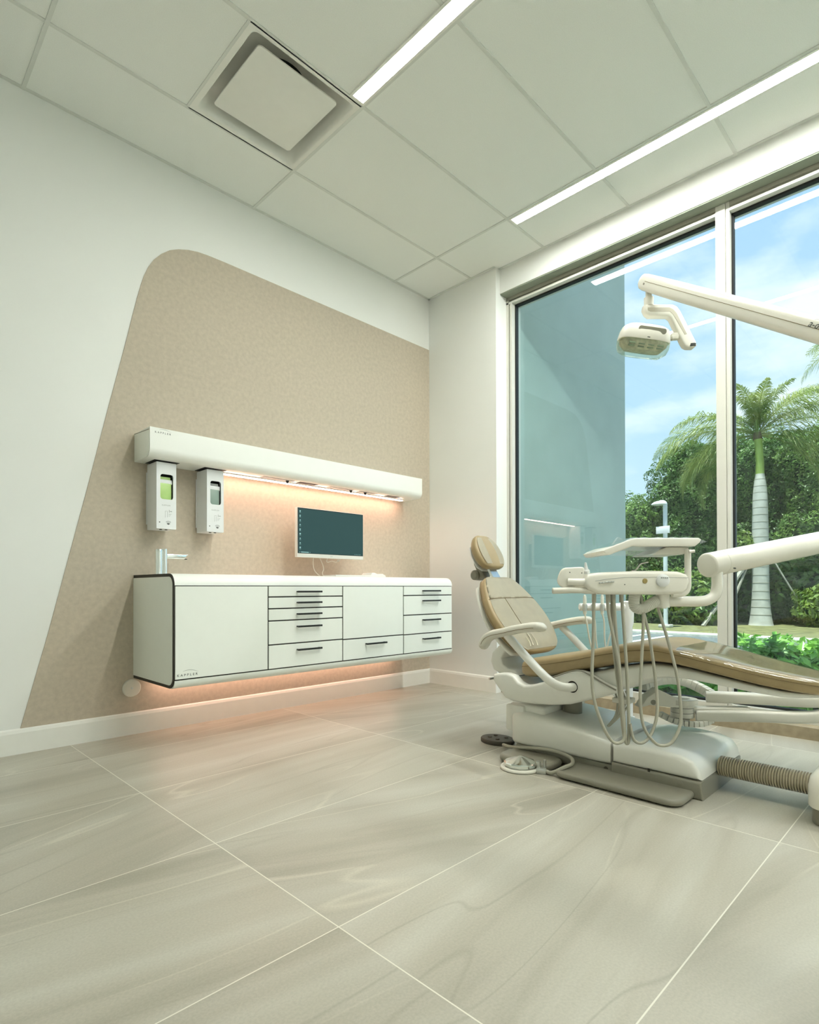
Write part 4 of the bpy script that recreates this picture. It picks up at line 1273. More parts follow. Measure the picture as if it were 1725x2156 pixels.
cf.prism([(-.088, .9320), (-.070, .958), (-.055, .950), (-.030, .954), (.02, .9522)], UO, UR, UZ, UN, .03, .05)
obj('film_corner', cf, M['filmc'], un, smooth=False)
po = MB().tube([UP_(.178, .02, .912), UP_(.178, .02, .880), UP_(.178, .02, .800), UP_(.176, .02, .768), UP_(.160, .02, .752), UP_(.120, .02, .748)], .0115, 16, 5)
po.cyl(UP_(.172, -.0, .902), UP_(.192, -.0, .904), .006, 14)
obj('tray_post', po, M['unit'], un)
# corrugated loop under the head
pth, rad = [], []
cpts, _x = catmull([UP_(-.002, .05, .750), UP_(-.006, .05, .728), UP_(-.004, .05, .706), UP_(.012, .05, .695), UP_(.034, .05, .700), UP_(.060, .05, .714), UP_(.082, .05, .726)], 20)
for i, p_ in enumerate(cpts):
    pth.append(p_); rad.append(.0205 if i % 4 < 2 else .0185)
obj('corrugated_loop', MB().tube(pth, rad, 20), M['whose'], un, angle=80)
# arm below the head, elbow and big flex arm
hub = MB().cyl(UP_(.100, .05, .700), UP_(.100, .05, .750), .024, 24).cyl(UP_(.100, .05, .696), UP_(.100, .05, .701), .012, 16)
obj('swivel', hub, M['unit'], un)
ap, _x = catmull([UP_(.100, .05, .722), UP_(.17, .05, .722), UP_(.235, .05, .722), UP_(.268, .05, .728), UP_(.292, .05, .746), UP_(.300, .05, .778), UP_(.300, .05, .825), UP_(.300, .05, .85)], 6)
obj('lower_arm', MB().tube(ap, .0195, 22), M['unit'], un)
A0 = UP_(.262, .050, .854)
A1 = UP_(1.12, .42, 1.002)
ad_ = (A1 - A0).normalized()
bar = MB().tube([A0, A0 + ad_ * .004, A0 + ad_ * .006, A1], [.038, .0445, .0455, .0455], 36)
obj('flex_arm', bar, M['unit'], un, angle=50)
obj('arm_collar', MB().tube([A0 + ad_ * .072, A0 + ad_ * .0735], [.0462, .0462], 36), M['unit2'], un, angle=30)
obj('screw', MB().cyl(UP_(.346, .012, .842), UP_(.346, .020, .843), .003, 10), M['grey'], un)
PP = Vector((-.93, -3.08, 0))
obj('post', MB().cyl(PP + UZ * .186, PP + UZ * 1.18, .034, 28), M['unit'], un)
obj('link_arm', MB().tube([A1, A1 + Vector((-.02, -.02, .02)), PP + UZ * 1.04 + Vector((.05, .0, 0)), PP + UZ * 1.04], .034, 20, 4), M['unit'], un)
# hanging hoses
def hose(pts_, r, w_, name='instrument_hose', m='hose'):
    obj(name, MB().tube([UP_(u, ww, z) for (u, z), ww in zip(pts_, w_ if isinstance(w_, (list, tuple)) else [w_] * len(pts_))], r, 12, 6), M[m], un)
hose([(-.160, .752), (-.166, .60), (-.178, .449), (-.172, .365), (-.146, .281), (-.116, .230), (-.090, .221), (-.068, .245), (-.072, .348), (-.082, .499), (-.108, .668), (-.112, .752)], .0058, [.03, .02, 0, -.01, -.02, -.02, -.02, -.015, 0, .0, .02, .03])
hose([(-.089, .752), (-.084, .617), (-.074, .466), (-.066, .331), (-.064, .240), (-.057, .216), (-.050, .247), (-.050, .415), (-.056, .583), (-.060, .752)], .0058, [.03, .02, .01, .0, -.01, -.01, -.01, 0, .01, .03])
hose([(-.088, .752), (-.090, .62), (-.083, .50), (-.070, .36), (-.062, .25), (-.058, .222)], .0055, [.05, .04, .03, .02, .01, .0])
hose([(.019, .745), (.024, .667), (.010, .533), (-.005, .381), (.002, .280), (.036, .224), (.070, .211), (.103, .228), (.134, .285), (.139, .364), (.130, .465), (.108, .583), (.080, .705)], .0055, [.05, .04, .02, .0, -.01, -.02, -.02, -.02, -.01, .0, .01, .03, .05])
hose([(.024, .70), (.040, .60), (.058, .448), (.056, .331), (.032, .255), (-.004, .222), (-.036, .232), (-.050, .29)], .0055, [.05, .03, .02, .0, -.01, -.02, -.02, -.02])
for u_, dz in ((-.160, 0), (-.108, 0), (-.089, 0), (-.060, 0)):
    obj('hose_socket', MB().cyl(UP_(u_, .03, .72), UP_(u_, .03, .752), .0078, 12), M['hose'], un)

M['inset'] = mat('recess_shade_enamel', (0.50, 0.47, 0.37), 0.3, vary=0.02)  # shade inside the yoke channel put into a darker enamel
M['lens'] = mat('lamp_reflector', (0.55, 0.58, 0.50), 0.3, metal=0.3, mottle=(60, .2, 4))
# ================================================================== OVERHEAD LIGHT
ol = thing('examination_light', 'cream overhead examination light on a long sloping arm against the sky', 'examination light', (-0.93, -3.08, 1.18))
E0 = Vector((-.920, -2.168, 2.112))
E1 = Vector((-1.262, -2.895, 1.540))
ed = (E1 - E0).normalized()
# oval arm: loft of rounded sections
side_v = ed.cross(UZ).normalized()
up_v = side_v.cross(ed).normalized()
def arm_ring(p_, a_, b_, n=28, pw=3.2):
    return [p_ + side_v * x + up_v * y for x, y in se_ring(0, 0, a_, b_, n, pw)]
rg = [arm_ring(E0 - ed * .035, .010, .010), arm_ring(E0 - ed * .032, .020, .022), arm_ring(E0 - ed * .018, .026, .031), arm_ring(E0, .028, .034), arm_ring(E0 + ed * .2, .029, .036), arm_ring(E1, .031, .037)]
la = obj('arm', MB().loft(rg), M['unit'], ol, angle=40)
sgn = -1 if (side_v.dot(_rt2 * 0 - UN)) < 0 else 1
ns = side_v if side_v.dot(-UN) > 0 else -side_v
obj('seam', MB().tube([E0 + ns * .0285 + ed * .02 + up_v * .004, E1 + ns * .0313 + up_v * .004], .0009, 6), M['seam'], la)
obj('arm_pin', MB().cyl(E0 + ns * .027 + ed * .02 - up_v * .006, E0 + ns * .0295 + ed * .02 - up_v * .006, .0045, 12), M['base'], la)
rmx = frame_mtx(E1 + ns * .0318 - ed * .030 + up_v * .010, ed, up_v) if True else None
xdir = ed if ed.dot(UR) > 0 else -ed
ydir = up_v if up_v.z > 0 else -up_v
zdir = xdir.cross(ydir)
off_ = ns * .0322
tl_ = text_bm('a-dec', .031, frame_mtx(E0 + ed * .890 + off_ + ydir * .004, xdir, ydir), .0003, 1.0, .25)
obj('lettering', tl_, M['grey'], la, smooth=False)
aw = MB()
for k in range(8):
    a, b = PI * (.15 + .7 * k / 8), PI * (.15 + .7 * (k + 1) / 8)
    c0 = E0 + ed * .914 + off_ + ydir * .022
    aw.quad([c0 + xdir * .011 * -math.cos(a) + ydir * .008 * math.sin(a), c0 + xdir * .011 * -math.cos(b) + ydir * .008 * math.sin(b), c0 + xdir * .0095 * -math.cos(b) + ydir * .0065 * math.sin(b), c0 + xdir * .0095 * -math.cos(a) + ydir * .0065 * math.sin(a)])
obj('lettering_arc', aw, M['lgrey'], la, smooth=False)
# stem under the arm end
S0 = E0 + Vector((.006, -.006, -.03))
obj('stem', MB().cyl(S0 + UZ * .01, S0 - UZ * .05, .0135, 20).cyl(S0 - UZ * .038, S0 - UZ * .075, .0205, 24), M['unit'], ol)
def LP(px_, py_):
    """local light plane facing the room, metres from the stem foot"""
    return S0 + UR * px_ + UZ * py_
# yoke: bent flat arm
c0 = [(-.024, -.072), (.098, -.072), (.118, -.082), (.133, -.102), (.200, -.236), (.203, -.252), (.192, -.262), (.165, -.262), (.150, -.254), (.140, -.238), (.090, -.133), (.078, -.124), (-.002, -.124), (-.018, -.112), (-.028, -.090)]
yk = obj('yoke', MB().prism(c0, S0, UR, UZ, UN, -.018, .022, bev=.009, seg=4), M['unit'], ol, angle=40)
obj('yoke_recess_shade', MB().prism([(-.012, -.088), (.082, -.088), (.098, -.096), (.113, -.113), (.158, -.205), (.148, -.208), (.098, -.118), (.084, -.106), (.0, -.106), (-.012, -.100)], S0, UR, UZ, UN, -.0192, -.016, bev=.0006), M['inset'], yk, smooth=False)  # raised plate, the channel's inner shade is in its colour
obj('sensor', MB().prism([(.170, -.258), (.196, -.256), (.198, -.244), (.190, -.242), (.174, -.244)], S0, UR, UZ, UN, -.0195, -.012, bev=.002), M['black'], yk)
jn = MB().cyl(LP(.128, -.205) + UN * .0, LP(.098, -.214), .013, 16).cyl(LP(.105, -.212), LP(.070, -.222), .007, 12).box((-.012, -.014, -.014), (.012, .014, .014), bev=.003, mtx=Matrix.Translation(LP(.112, -.208)) @ Matrix.Rotation(.7, 4, 'Z'))
obj('joint', jn, M['unit2'], ol)
# lamp head: rounded wide housing, tilted slightly
ax = (UR * 1.0 + UZ * -.14).normalized()
dn = (UZ * -1.0 + UR * -.14 + UN * .16).normalized()
dn = (dn - ax * dn.dot(ax)).normalized()
fo = ax.cross(dn).normalized()
LC = LP(-.020, -.205)
def lamp_ring(t_, a_, b_, n=40, pw=3.6):
    return [LC + dn * t_ + ax * x + fo * y for x, y in se_ring(0, 0, a_, b_, n, pw)]
obj('lamp_housing', MB().loft([lamp_ring(-.040, .045, .028), lamp_ring(-.038, .078, .044), lamp_ring(-.028, .096, .052), lamp_ring(-.008, .104, .057), lamp_ring(.024, .109, .060), lamp_ring(.028, .107, .058)]), M['unit'], ol, angle=50)
obj('reflector', MB().loft([lamp_ring(.028, .100, .054), lamp_ring(.044, .098, .052), lamp_ring(.066, .078, .036)]), M['lens'], ol, angle=50)
for k in range(4):
    for r_ in range(2):
        c_ = LC + dn * (.046 + .010 * r_) + ax * (-.062 + k * .041) - fo * (1 if fo.dot(UN) > 0 else -1) * (.048 - .007 * r_)
        obj('lens', MB().box((-.014, -.003, -.004), (.014, .003, .004), bev=.002, mtx=Matrix.Translation(c_) @ Matrix((ax, fo, dn)).transposed().to_4x4()), M['gel'], ol)
obj('lamp_shield', MB().loft([lamp_ring(.0285, .1095, .060), lamp_ring(.052, .109, .059), lamp_ring(.074, .101, .052), lamp_ring(.086, .082, .038), lamp_ring(.088, .05, .02)]), M['lamp_glass'], ol, angle=60)
fsgn = -1 if fo.dot(UN) > 0 else 1
vent = [LC + dn * (-.012 + .012 * math.sin(a)) + ax * (.012 + .050 * (1 if math.cos(a) > 0 else -1) + .010 * math.cos(a)) for a in [2 * PI * k / 20 for k in range(20)]]
vb_ = MB()
bmv = vb_.bm
va = [bmv.verts.new(p_ + fo * fsgn * .0560) for p_ in vent]
vc = [bmv.verts.new(p_ + fo * fsgn * .045) for p_ in vent]
bmv.faces.new(va)
for k in range(20):
    bmv.faces.new((va[k], va[(k + 1) % 20], vc[(k + 1) % 20], vc[k]))
obj('vent', vb_, M['base'], ol, smooth=False)
mk = MB()
for p_, q_ in ((-.006, .006),):
    a_, b_ = LC + ax * p_ + dn * .018 + fo * fsgn * .0600, LC + ax * q_ + dn * .018 + fo * fsgn * .0600
    mk.quad([a_, b_, b_ + dn * .004, a_ + dn * .004])
obj('mark', mk, M['grey'], ol, smooth=False)
obj('base_link', MB().tube([E1, E1 + ed * .05, E1 + ed * .10 + UR * .02, Vector((-1.10, -3.06, 1.42)), PP + UZ * 1.40, PP + UZ * 1.32, PP + UZ * 1.181], .030, 18, 5), M['unit'], ol)

# ================================================================== ASSISTANT HOLDER (behind the chair)
AH = Vector((-0.676, -1.839, 0))
def AP(u, z, w_=0):
    return AH + UR * u + UN * w_ + UZ * z
ah = thing('assistant_holder', 'white horizontal suction holder bar on a post behind the chair', 'instrument holder', tuple(AP(.128, 0)))
obj('bar', MB().tube([AP(-.122, .675), AP(-.118, .675), AP(.125, .675)], [.014, .019, .019], 20), M['disp'], ah)
ps = MB().tube([AP(.130, .648), AP(.130, .70), AP(.130, .704), AP(.130, .706)], [.028, .028, .025, .015], 24)
ps.tube([AP(.128, .650), AP(.128, .595), AP(.126, .575), AP(.126, .10)], [.027, .026, .022, .022], 22)
ps.cyl(AP(.126, 0), AP(.126, .12), .06, 28, r2=.03)
obj('post', ps, M['disp'], ah)
for u_, top, rr_ in ((-.100, .738, .009), (-.058, .728, .006), (-.012, .742, .008), (.036, .742, .007)):
    ins = MB().tube([AP(u_, .640, -.022), AP(u_, .700, -.022), AP(u_, top - .012, -.022), AP(u_, top, -.022)], [rr_, rr_, rr_ * .9, rr_ * .4], 14)
    obj('instrument', ins, M['whose'], ah)
    obj('clip', MB().tube([AP(u_, .655, -.022), AP(u_, .690, -.022)], rr_ + .003, 14), M['steel'], ah)
for (u_, du) in ((-.100, .065), (-.058, .045), (-.012, .04), (.036, -.02)):
    obj('suction_hose', MB().tube([AP(u_, .640, -.022), AP(u_ + .01, .60, -.02), AP(u_ + du * .5, .50, -.0), AP(u_ + du, .40, .02), AP(u_ + du * 1.2, .30, .03), AP(.09, .20, .02)], .0042, 10, 5), M['whose'], ah)

# ================================================================== LOWER SWING ARMS (under the leg rest)
sw = thing('swing_arm', 'cream segmented swing arm curving beneath the leg rest beside the window', 'swing arm', (-.79, -2.30, .14))
PV = Vector((-.790, -2.262, 0))
st_ = MB()
for z0, z1 in ((.262, .284), (.248, .260), (.226, .246), (.204, .224)):
    st_.cyl(PV + UZ * z0, PV + UZ * z1, .062 if z0 > .26 else .048, 32)
st_.cyl(PV + UZ * .19, PV + UZ * .29, .030, 20)
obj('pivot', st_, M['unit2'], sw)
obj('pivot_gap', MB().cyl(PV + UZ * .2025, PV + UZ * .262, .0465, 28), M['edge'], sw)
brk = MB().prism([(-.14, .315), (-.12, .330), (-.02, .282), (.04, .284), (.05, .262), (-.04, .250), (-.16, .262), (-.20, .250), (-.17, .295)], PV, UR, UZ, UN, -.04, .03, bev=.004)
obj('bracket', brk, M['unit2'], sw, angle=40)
obj('lock', MB().cyl(PV + UR * -.145 + UN * -.043 + UZ * .275, PV + UR * -.145 + UN * -.038 + UZ * .275, .011, 18), M['base'], sw)
def carrier(pts_, hw, hh, name):
    C_, _q = catmull([Vector(p_) for p_ in pts_], 6)
    for i in range(0, len(C_) - 2, 2):
        a_, b_ = C_[i], C_[i + 2]
        d_ = (b_ - a_); L_ = d_.length; d_.normalize()
        sd2 = d_.cross(UZ).normalized(); u2 = sd2.cross(d_)
        rgs = [[a_ + d_ * t_ + sd2 * x + u2 * y for x, y in se_ring(0, 0, hw, hh, 16, 6)] for t_ in (.0015, L_ - .0015)]
        obj(name, MB().loft(rgs), M['unit2'], sw, angle=30)
carrier([PV + UR * -.13 + UN * .10 + UZ * .320, PV + UR * -.06 + UN * .13 + UZ * .338, PV + UR * .01 + UN * .13 + UZ * .345, PV + UR * .07 + UN * .10 + UZ * .338, PV + UR * .115 + UN * .05 + UZ * .315, PV + UR * .135 + UN * .01 + UZ * .298], .018, .020, 'carrier_link')
carrier([PV + UR * -.09 + UN * .02 + UZ * .212, PV + UR * -.05 + UN * -.03 + UZ * .192, PV + UR * .0 + UN * -.055 + UZ * .184, PV + UR * .06 + UN * -.055 + UZ * .185, PV + UR * .115 + UN * -.03 + UZ * .195], .012, .012, 'carrier_link')
def flat_arm(a_, b_, hw, hh, c_=None):
    a_, b_ = Vector(a_), Vector(b_)
    P_ = [a_, a_.lerp(b_, .5), b_] + ([Vector(c_)] if c_ is not None else [])
    P_, _q = catmull(P_, 6)
    rgs = []
    for i, p_ in enumerate(P_):
        d_ = (P_[min(i + 1, len(P_) - 1)] - P_[max(i - 1, 0)]).normalized()
        sd2 = d_.cross(UZ).normalized(); u2 = sd2.cross(d_)
        rgs.append([p_ + sd2 * x + u2 * y for x, y in se_ring(0, 0, hw, hh, 24, 4)])
    return MB().loft(rgs)
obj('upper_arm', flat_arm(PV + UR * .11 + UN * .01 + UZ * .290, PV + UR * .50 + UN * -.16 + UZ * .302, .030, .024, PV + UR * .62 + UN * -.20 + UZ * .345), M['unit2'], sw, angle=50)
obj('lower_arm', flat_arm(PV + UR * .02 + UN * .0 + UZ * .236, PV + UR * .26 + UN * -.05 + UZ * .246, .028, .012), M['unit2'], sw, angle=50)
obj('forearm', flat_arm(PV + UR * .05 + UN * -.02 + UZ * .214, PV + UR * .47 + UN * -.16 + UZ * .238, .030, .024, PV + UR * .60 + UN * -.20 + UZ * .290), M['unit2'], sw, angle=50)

# ================================================================== OUTSIDE
GZ = -0.20
def ground_disp(m_):
    return m_
g_as = struct('ground', MB().box((0.30, -14, GZ - .2), (8.62, 16, GZ)), M['asph'])
g_cb = struct('kerb', MB().box((8.62, -14, GZ - .2), (8.95, 16, GZ + .06), bev=.02), M['conc'])
g_lw = struct('verge', MB().box((8.95, -14, GZ - .2), (30, 16, GZ + .045)), M['lawn'])
struct('planting_bed', MB().box((0.30, -14, GZ - .1), (2.3, -0.96, GZ + .03)), M['soil'])
stripe = MB()
def line_(a, b, w_):
    a, b = Vector((*a, GZ + .002)), Vector((*b, GZ + .002))
    d_ = (b - a).normalized(); s_ = Vector((-d_.y, d_.x, 0)) * w_ / 2
    return MB().prism([(0, -w_ / 2), ((b - a).length, -w_ / 2), ((b - a).length, w_ / 2), (0, w_ / 2)], a - UZ * .002, d_, Vector((-d_.y, d_.x, 0)), UZ, 0, .004)
for y in (1.75, 1.25, -1.5, -4.2, 4.4):
    struct('road_marking', line_((4.2, y - .0), (8.5, y)  , .10), M['paint'])
struct('fin_wall', MB().box((0.30, -0.66, GZ), (2.205, -0.30, 7.5)), M['fin'])

def leaf_cloud(blobs, n, size, seedv, aspect=1.6):
    """leaves scattered on lumpy ellipsoids; blobs: (centre, radii)"""
    rnd = random.Random(seedv)
    verts, faces = [], []
    tot = sum(r[0] * r[1] + r[1] * r[2] + r[0] * r[2] for c, r in blobs)
    for c, r in blobs:
        k = int(n * (r[0] * r[1] + r[1] * r[2] + r[0] * r[2]) / tot)
        for _ in range(k):
            z = rnd.uniform(-1, 1); a = rnd.uniform(0, 2 * PI); q = math.sqrt(1 - z * z)
            d = Vector((q * math.cos(a), q * math.sin(a), z))
            if d.x > .55 and rnd.random() < .75:
                continue
            nn = noise.noise(Vector((d.x * 2.3 + c[0], d.y * 2.3 + c[1], d.z * 2.3 + c[2]))) * .55 + noise.noise(Vector((d.x * 6 + c[0], d.y * 6 + c[1], d.z * 6 + c[2]))) * .22
            f = 1 + nn * .55 - rnd.random() ** 2 * .22
            p = Vector(c) + Vector((d.x * r[0], d.y * r[1], d.z * r[2])) * f
            if p.z < GZ + .02:
                p.z = GZ + .02 + rnd.random() * .2
            up_ = (d + Vector((rnd.gauss(0, .6), rnd.gauss(0, .6), rnd.gauss(.3, .6)))).normalized()
            t1 = up_.cross(Vector((rnd.gauss(0, 1), rnd.gauss(0, 1), rnd.gauss(0, 1)))).normalized()
            t2 = up_.cross(t1)
            s_ = size * rnd.uniform(.6, 1.3)
            i = len(verts)
            verts += [p - t1 * s_ * aspect * .5, p - t2 * s_ * .36 + up_ * s_ * .08, p + t1 * s_ * aspect * .5, p + t2 * s_ * .36 + up_ * s_ * .08]
            faces.append((i, i + 1, i + 2, i + 3))
    return verts, faces
def raw(name, verts, faces, m_, parent=None, loc=None):
    org = Vector(loc) if loc is not None else Vector((0, 0, 0))
    me = bpy.data.meshes.new(name)
    me.from_pydata([tuple(Vector(v) - org) for v in verts], [], faces)
    me.materials.append(m_)
    o = bpy.data.objects.new(name, me)
    COL.objects.link(o)
    if parent is not None:
        o.parent = parent
        o.location = org - WORLD[parent]
    else:
        o.location = org
    WORLD[o] = org
    return o
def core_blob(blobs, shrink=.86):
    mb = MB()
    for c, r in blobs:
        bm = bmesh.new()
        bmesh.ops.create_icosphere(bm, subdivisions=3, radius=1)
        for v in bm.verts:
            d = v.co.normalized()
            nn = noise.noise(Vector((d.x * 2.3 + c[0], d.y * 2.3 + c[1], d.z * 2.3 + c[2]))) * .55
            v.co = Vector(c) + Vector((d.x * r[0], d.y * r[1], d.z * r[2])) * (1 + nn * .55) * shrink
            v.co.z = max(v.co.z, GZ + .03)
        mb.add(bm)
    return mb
def tree(label, base, blobs, n, size, m_, seedv, group=None, trunk=True):
    t_ = thing('broadleaf_tree' if trunk else 'garden_bush', label, 'tree' if trunk else 'bush', base, group or ('trees in the grove' if trunk else 'shrubs in the planting'))
    v, f = leaf_cloud(blobs, n, size, seedv)
    raw('foliage', v, f, m_, t_, base)
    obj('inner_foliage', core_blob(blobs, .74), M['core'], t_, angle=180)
    if trunk:
        top = max(c[2] for c, r in blobs)
        obj('trunk', MB().tube([base, (base[0] + .1, base[1], base[2] + (top - base[2]) * .5), (base[0], base[1] + .1, top)], [.14, .11, .06], 10), M['bark'], t_)
    return t_
VZ = GZ + .045
tree('pale green broadleaf tree at the left edge of the grove beside the grey wall', (13.6, 5.1, VZ), [((13.6, 4.9, 1.7), (1.3, 1.15, 1.6)), ((13.9, 4.3, 2.45), (1.2, .75, 1.1)), ((13.8, 4.6, .9), (1.2, 1.2, 1.1))], 38000, .060, M['leaf1'], 1)
tree('tall broadleaf tree behind the lamp post with a ragged upper left crown', (15.0, 3.2, VZ), [((15.0, 3.1, 3.0), (1.5, 1.25, 2.0)), ((14.6, 2.9, 4.3), (1.0, .62, .85)), ((15.2, 2.6, 3.9), (1.2, 1.0, 1.2)), ((14.4, 3.2, 1.4), (1.3, 1.4, 1.5))], 58000, .060, M['leaf2'], 2)
tree('dark broadleaf tree seen across the window mullion behind the palm', (16.0, 1.6, VZ), [((16.0, 1.7, 3.6), (1.6, 1.4, 1.9)), ((15.6, 1.8, 1.6), (1.5, 1.5, 1.7)), ((16.2, 1.0, 4.4), (1.4, 1.1, 1.0))], 52000, .060, M['leaf2'], 3)
tree('broad green tree directly right of the palm trunk', (16.2, -.5, VZ), [((16.2, -.3, 3.7), (1.7, 1.5, 1.7)), ((15.6, -.4, 1.8), (1.5, 1.7, 1.7)), ((16.4, -.8, 4.6), (1.4, 1.2, .9))], 52000, .060, M['leaf1'], 4)
tree('dark tree at the far right edge of the view', (16.6, -2.9, VZ), [((16.4, -2.5, 3.6), (1.6, 1.5, 2.1)), ((15.8, -2.4, 1.7), (1.5, 1.6, 1.8))], 20000, .066, M['leaf2'], 5)
def bush(label, blobs, n, size, m_, seedv, base):
    return tree(label, base, blobs, n, size, m_, seedv, trunk=False)
bush('yellow-green shrub mass at the foot of the grove left of the mullion', [((12.2, 3.0, .45), (.8, 1.0, .75)), ((12.0, 2.1, .5), (.8, .9, .8)), ((12.0, 4.0, .4), (.8, .9, .75))], 9000, .09, M['leaf3'], 11, (12.1, 3.0, VZ))
bush('dark undergrowth shrub directly behind the white palm trunk', [((13.9, .9, .7), (.7, 1.3, 1.0)), ((13.9, -.3, .6), (.7, 1.2, .9))], 7000, .11, M['leaf2'], 12, (13.9, .6, VZ))
bush('yellow-green shrub with bright leaf tips right of the palm base', [((12.9, -.75, .35), (.6, .75, .5)), ((12.9, -1.6, .6), (.7, .8, .8))], 6000, .09, M['leaf3'], 13, (12.9, -1.0, VZ))
bush('small bright leafy shoot clump touching the left side of the palm trunk', [((12.5, 1.02, 1.75), (.25, .28, .42)), ((12.6, 1.15, 1.45), (.25, .25, .3))], 1300, .10, M['leaf3'], 14, (12.6, 1.1, VZ))

# palm
def palm(label, base, h, crown, fr_n, seedv, length, nleaf=46, azs=None, group=None):
    rnd = random.Random(seedv)
    t_ = thing('palm_tree', label, 'palm tree', base, group)
    bx_, by_, bz_ = base
    prof = [(0, .275), (.02, .255), (.10, .215), (.22, .19), (.38, .182), (.55, .180), (.72, .170), (.84, .160), (.93, .135), (.985, .105), (1.0, .098)]
    tl = MB().tube([(bx_, by_, bz_ + a * h) for a, r_ in smooth_tab(prof, 4)], [r_ for a, r_ in smooth_tab(prof, 4)], 28)
    tr2 = obj('trunk', tl, M['trunk'], t_, angle=60)
    k = 0
    z = .07
    while z < .97:
        r_ = interp([(-a, b) for a, b in prof], -z)[1]
        obj('trunk_ring', MB().lathe([(r_ - .004, -.010), (r_ + .004, -.006), (r_ + .004, .006), (r_ - .004, .010)], 28, Matrix.Translation((bx_, by_, bz_ + z * h))), M['ring'], tr2)
        z += .043 + rnd.random() * .012
    cs = bz_ + h
    obj('crownshaft', MB().tube([(bx_, by_, cs), (bx_, by_, cs + crown * .3), (bx_ - .01, by_ + .02, cs + crown * .8), (bx_ - .02, by_ + .04, cs + crown)], [.096, .090, .082, .095], 20), M['crown'], t_)
    obj('crown_heart', MB().tube([(bx_ - .02, by_ + .04, cs + crown * .93), (bx_ - .02, by_ + .05, cs + crown * 1.12)], [.11, .08], 14), M['bark'], t_)
    top = Vector((bx_ - .02, by_ + .05, cs + crown * 1.05))
    for q in range(fr_n):
        az, el, L_ = azs[q] if azs else (q / fr_n * 2 * PI * 1.618 + rnd.uniform(-.2, .2), rnd.uniform(.1, 1.1), length * rnd.uniform(.8, 1.05))
        d = Vector((math.cos(az), math.sin(az), 0))
        spine = []
        p_ = top.copy(); e_ = el
        step = L_ / 16
        for i in range(17):
            spine.append(p_.copy())
            p_ = p_ + (d * math.cos(e_) + UZ * math.sin(e_)) * step
            e_ -= .055 + .10 * (i / 16) * (1.3 - .5 * el)
        sd2 = Vector((-d.y, d.x, 0))
        verts, faces = [], []
        # rachis
        for i in range(16):
            a_, b_ = spine[i], spine[i + 1]
            w_ = .018 * (1 - i / 18)
            j = len(verts)
            verts += [a_ - sd2 * w_, a_ + sd2 * w_, b_ + sd2 * w_, b_ - sd2 * w_]
            faces.append((j, j + 1, j + 2, j + 3))
            j = len(verts)
            verts += [a_ - UZ * w_, a_ + UZ * w_, b_ + UZ * w_, b_ - UZ * w_]
            faces.append((j, j + 1, j + 2, j + 3))
        for i in range(nleaf):
            f_ = .14 + .86 * i / nleaf
            idx = f_ * 16
            i0 = min(15, int(idx)); fr_ = idx - i0
            a_ = spine[i0].lerp(spine[i0 + 1], fr_)
            tg = (spine[i0 + 1] - spine[i0]).normalized()
            for sd3 in (-1, 1):
                ll = L_ * .30 * math.sin(PI * min(1, .22 + f_ * .74)) * rnd.uniform(.8, 1.1)
                dr = (sd2 * sd3 * .72 + tg * rnd.uniform(.5, .8) + UZ * rnd.uniform(-.15, .35)).normalized()
                m1 = a_ + dr * ll * .5 - UZ * ll * .05
                m2 = a_ + dr * ll * .92 - UZ * ll * rnd.uniform(.25, .62)
                wv = tg * .0095
                j = len(verts)
                verts += [a_ - wv * .6, a_ + wv * .6, m1 + wv, m1 - wv, m2]
                faces.append((j, j + 1, j + 2, j + 3)); faces.append((j + 3, j + 2, j + 4))
        raw('frond', verts, faces, M['frond'], t_, top)
    if crown > .91:
        rn2 = random.Random(4)
        vv, ff = [], []
        for q in range(90):
            az = rn2.uniform(0, 2 * PI); rr_ = rn2.uniform(.05, .30)
            a0 = top + Vector((0, 0, rn2.uniform(.0, .45)))
            p1 = a0 + Vector((math.cos(az) * rr_, math.sin(az) * rr_, rn2.uniform(.0, .12)))
            p2 = p1 + Vector((math.cos(az) * .06, math.sin(az) * .06, -rn2.uniform(.15, .45)))
            sdv = Vector((-math.sin(az), math.cos(az), 0)) * .009
            j = len(vv)
            vv += [a0 - sdv, a0 + sdv, p1 + sdv, p1 - sdv, p2]
            ff += [(j, j + 1, j + 2, j + 3), (j + 3, j + 2, j + 4)]
        raw('flower_spray', vv, ff, M['leaf3'], t_, top)
    return t_
# compass: +y is towards the left of the view, +x away
pz = [(1.75, -.15, 2.1), (1.5, -.35, 2.0), (2.05, -.2, 1.9), (-1.55, -.25, 2.0), (-1.3, -.4, 2.0), (1.62, .42, 2.3), (1.95, .25, 2.2), (1.40, .02, 2.1), (2.3, .55, 1.9), (-1.50, .55, 2.3), (-1.75, .22, 2.2), (-1.3, .0, 2.2), (-2.1, .65, 1.9), (2.7, 1.45, 1.2), (-2.6, 1.42, 1.2), (0.3, 1.45, 1.3), (1.9, 1.40, 1.2), (-1.7, 1.38, 1.25), (0.9, .5, 1.8), (-.9, .7, 1.8), (-1.2, 1.0, 1.7), (1.2, .95, 1.4)]
palm('tall royal palm with white ringed trunk standing beyond the kerb', (12.6, .62, VZ), 3.72, .92, len(pz), 5, 2.3, 105, [(q[0], q[1] + .12, q[2] * 1.22) for q in pz])
palm('second palm mostly hidden past the right edge with fronds reaching in', (12.8, -1.75, VZ), 5.4, .9, 9, 9, 1.9, 40, [(1.57, .30, 1.8), (1.8, -.1, 1.7), (1.3, .75, 1.7), (2.4, .4, 1.8), (3.1, .6, 1.8), (-2.2, .4, 1.8), (-1.4, .4, 1.8), (-.6, .5, 1.8), (.5, .5, 1.8)])
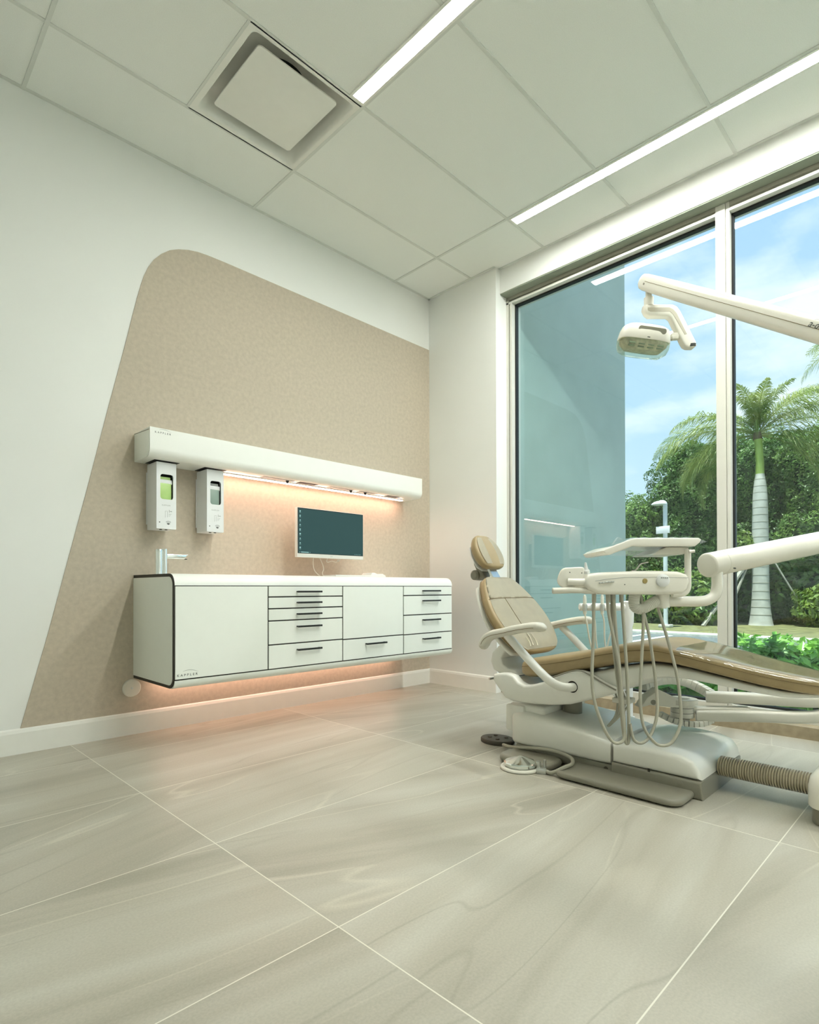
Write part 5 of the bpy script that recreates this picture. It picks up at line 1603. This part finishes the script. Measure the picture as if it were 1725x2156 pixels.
# timber props and strap
props = [((11.35, 1.55, VZ), (12.45, .80, 1.50), 'pale timber prop leaning from the left up to the palm trunk'),
         ((12.0, 1.30, VZ), (12.55, .84, 1.45), 'thinner timber prop standing behind the pale one'),
         ((13.1, -.38, VZ), (12.70, .40, 1.50), 'thin timber prop leaning on the right side of the palm')]
for i, (a_, b_, lb) in enumerate(props):
    a_, b_ = Vector(a_), Vector(b_)
    d_ = (b_ - a_).normalized()
    u_ = d_.cross(UZ).normalized(); v_ = u_.cross(d_)
    w_ = (.05, .03, .028)[i]
    pb = obj('timber_prop', MB().loft([[p_ + u_ * x * w_ + v_ * y * w_ for x, y in ((-1, -.5), (1, -.5), (1, .5), (-1, .5))] for p_ in (a_, b_)]), M['brace'], smooth=False)
    tag(pb, lb, 'timber prop', 'timber props around the palm')
# lamp post with plate
lx, ly = 10.23, 2.0
lp = thing('lamp_post', 'white parking-lot lamp post with domed head and blank plate', 'lamp post', (lx, ly, VZ))
obj('pole', MB().cyl((lx, ly, VZ + .06), (lx, ly, 2.72), .048, 20), M['lpost'], lp)
obj('base', MB().box((lx - .13, ly - .13, VZ - .0), (lx + .13, ly + .13, VZ + .07), bev=.02), M['conc'], lp)
hdv = Vector((-.2, 1, 0)).normalized()
hm = Matrix.Translation(Vector((lx, ly, 2.60)) + hdv * .18)
obj('lamp_head', MB().lathe([(0, .10), (.10, .095), (.20, .07), (.27, .03), (.28, .005), (.26, .0), (0, -.01)], 28, Matrix.Translation(Vector((lx, ly, 2.72)) + hdv * .13) @ Matrix.Diagonal((.62, .62, .9, 1))), M['lpost'], lp, angle=50)
obj('neck', MB().tube([(lx, ly, 2.66), (lx, ly, 2.74), tuple(Vector((lx, ly, 2.78)) + hdv * .05), tuple(Vector((lx, ly, 2.78)) + hdv * .12)], .045, 12, 4), M['lpost'], lp)
plm = frame_mtx((lx - .085, ly + .05, 2.12), (-.2, -1, 0), (0, 0, 1))
obj('plate', MB().box((-.14, -.085, -.008), (.20, .085, .008), bev=.002, mtx=plm), M['paint'], lp)
# near hedge under the window
def hedge():
    blobs = []
    rnd = random.Random(3)
    y = -1.98
    while y > -5.6:
        blobs.append(((1.35 + rnd.uniform(-.1, .1), y, .05 + rnd.uniform(-.02, .02)), (.50, .30, .36)))
        y -= .26
    return blobs
hb_ = hedge()
v, f = leaf_cloud(hb_, 30000, .052, 21, 1.6)
ht = thing('clipped_hedge', 'glossy green clipped hedge growing close outside the right window', 'hedge', (1.35, -3.6, GZ + .03))
raw('foliage', v, f, M['hedge'], ht, (1.35, -3.6, GZ + .03))
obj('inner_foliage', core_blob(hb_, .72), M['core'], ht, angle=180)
lowb = [((1.25, -1.15, -.10), (.42, .30, .20)), ((1.3, -1.48, -.06), (.45, .30, .26)), ((1.25, -1.72, -.02), (.40, .22, .28))]
v, f = leaf_cloud(lowb, 1700, .09, 22, 1.6)
lt = thing('garden_bush', 'low leafy plant outside at the end of the hedge seen below the chair', 'bush', (1.28, -1.45, GZ + .03))
raw('foliage', v, f, M['hedge'], lt, (1.28, -1.45, GZ + .03))
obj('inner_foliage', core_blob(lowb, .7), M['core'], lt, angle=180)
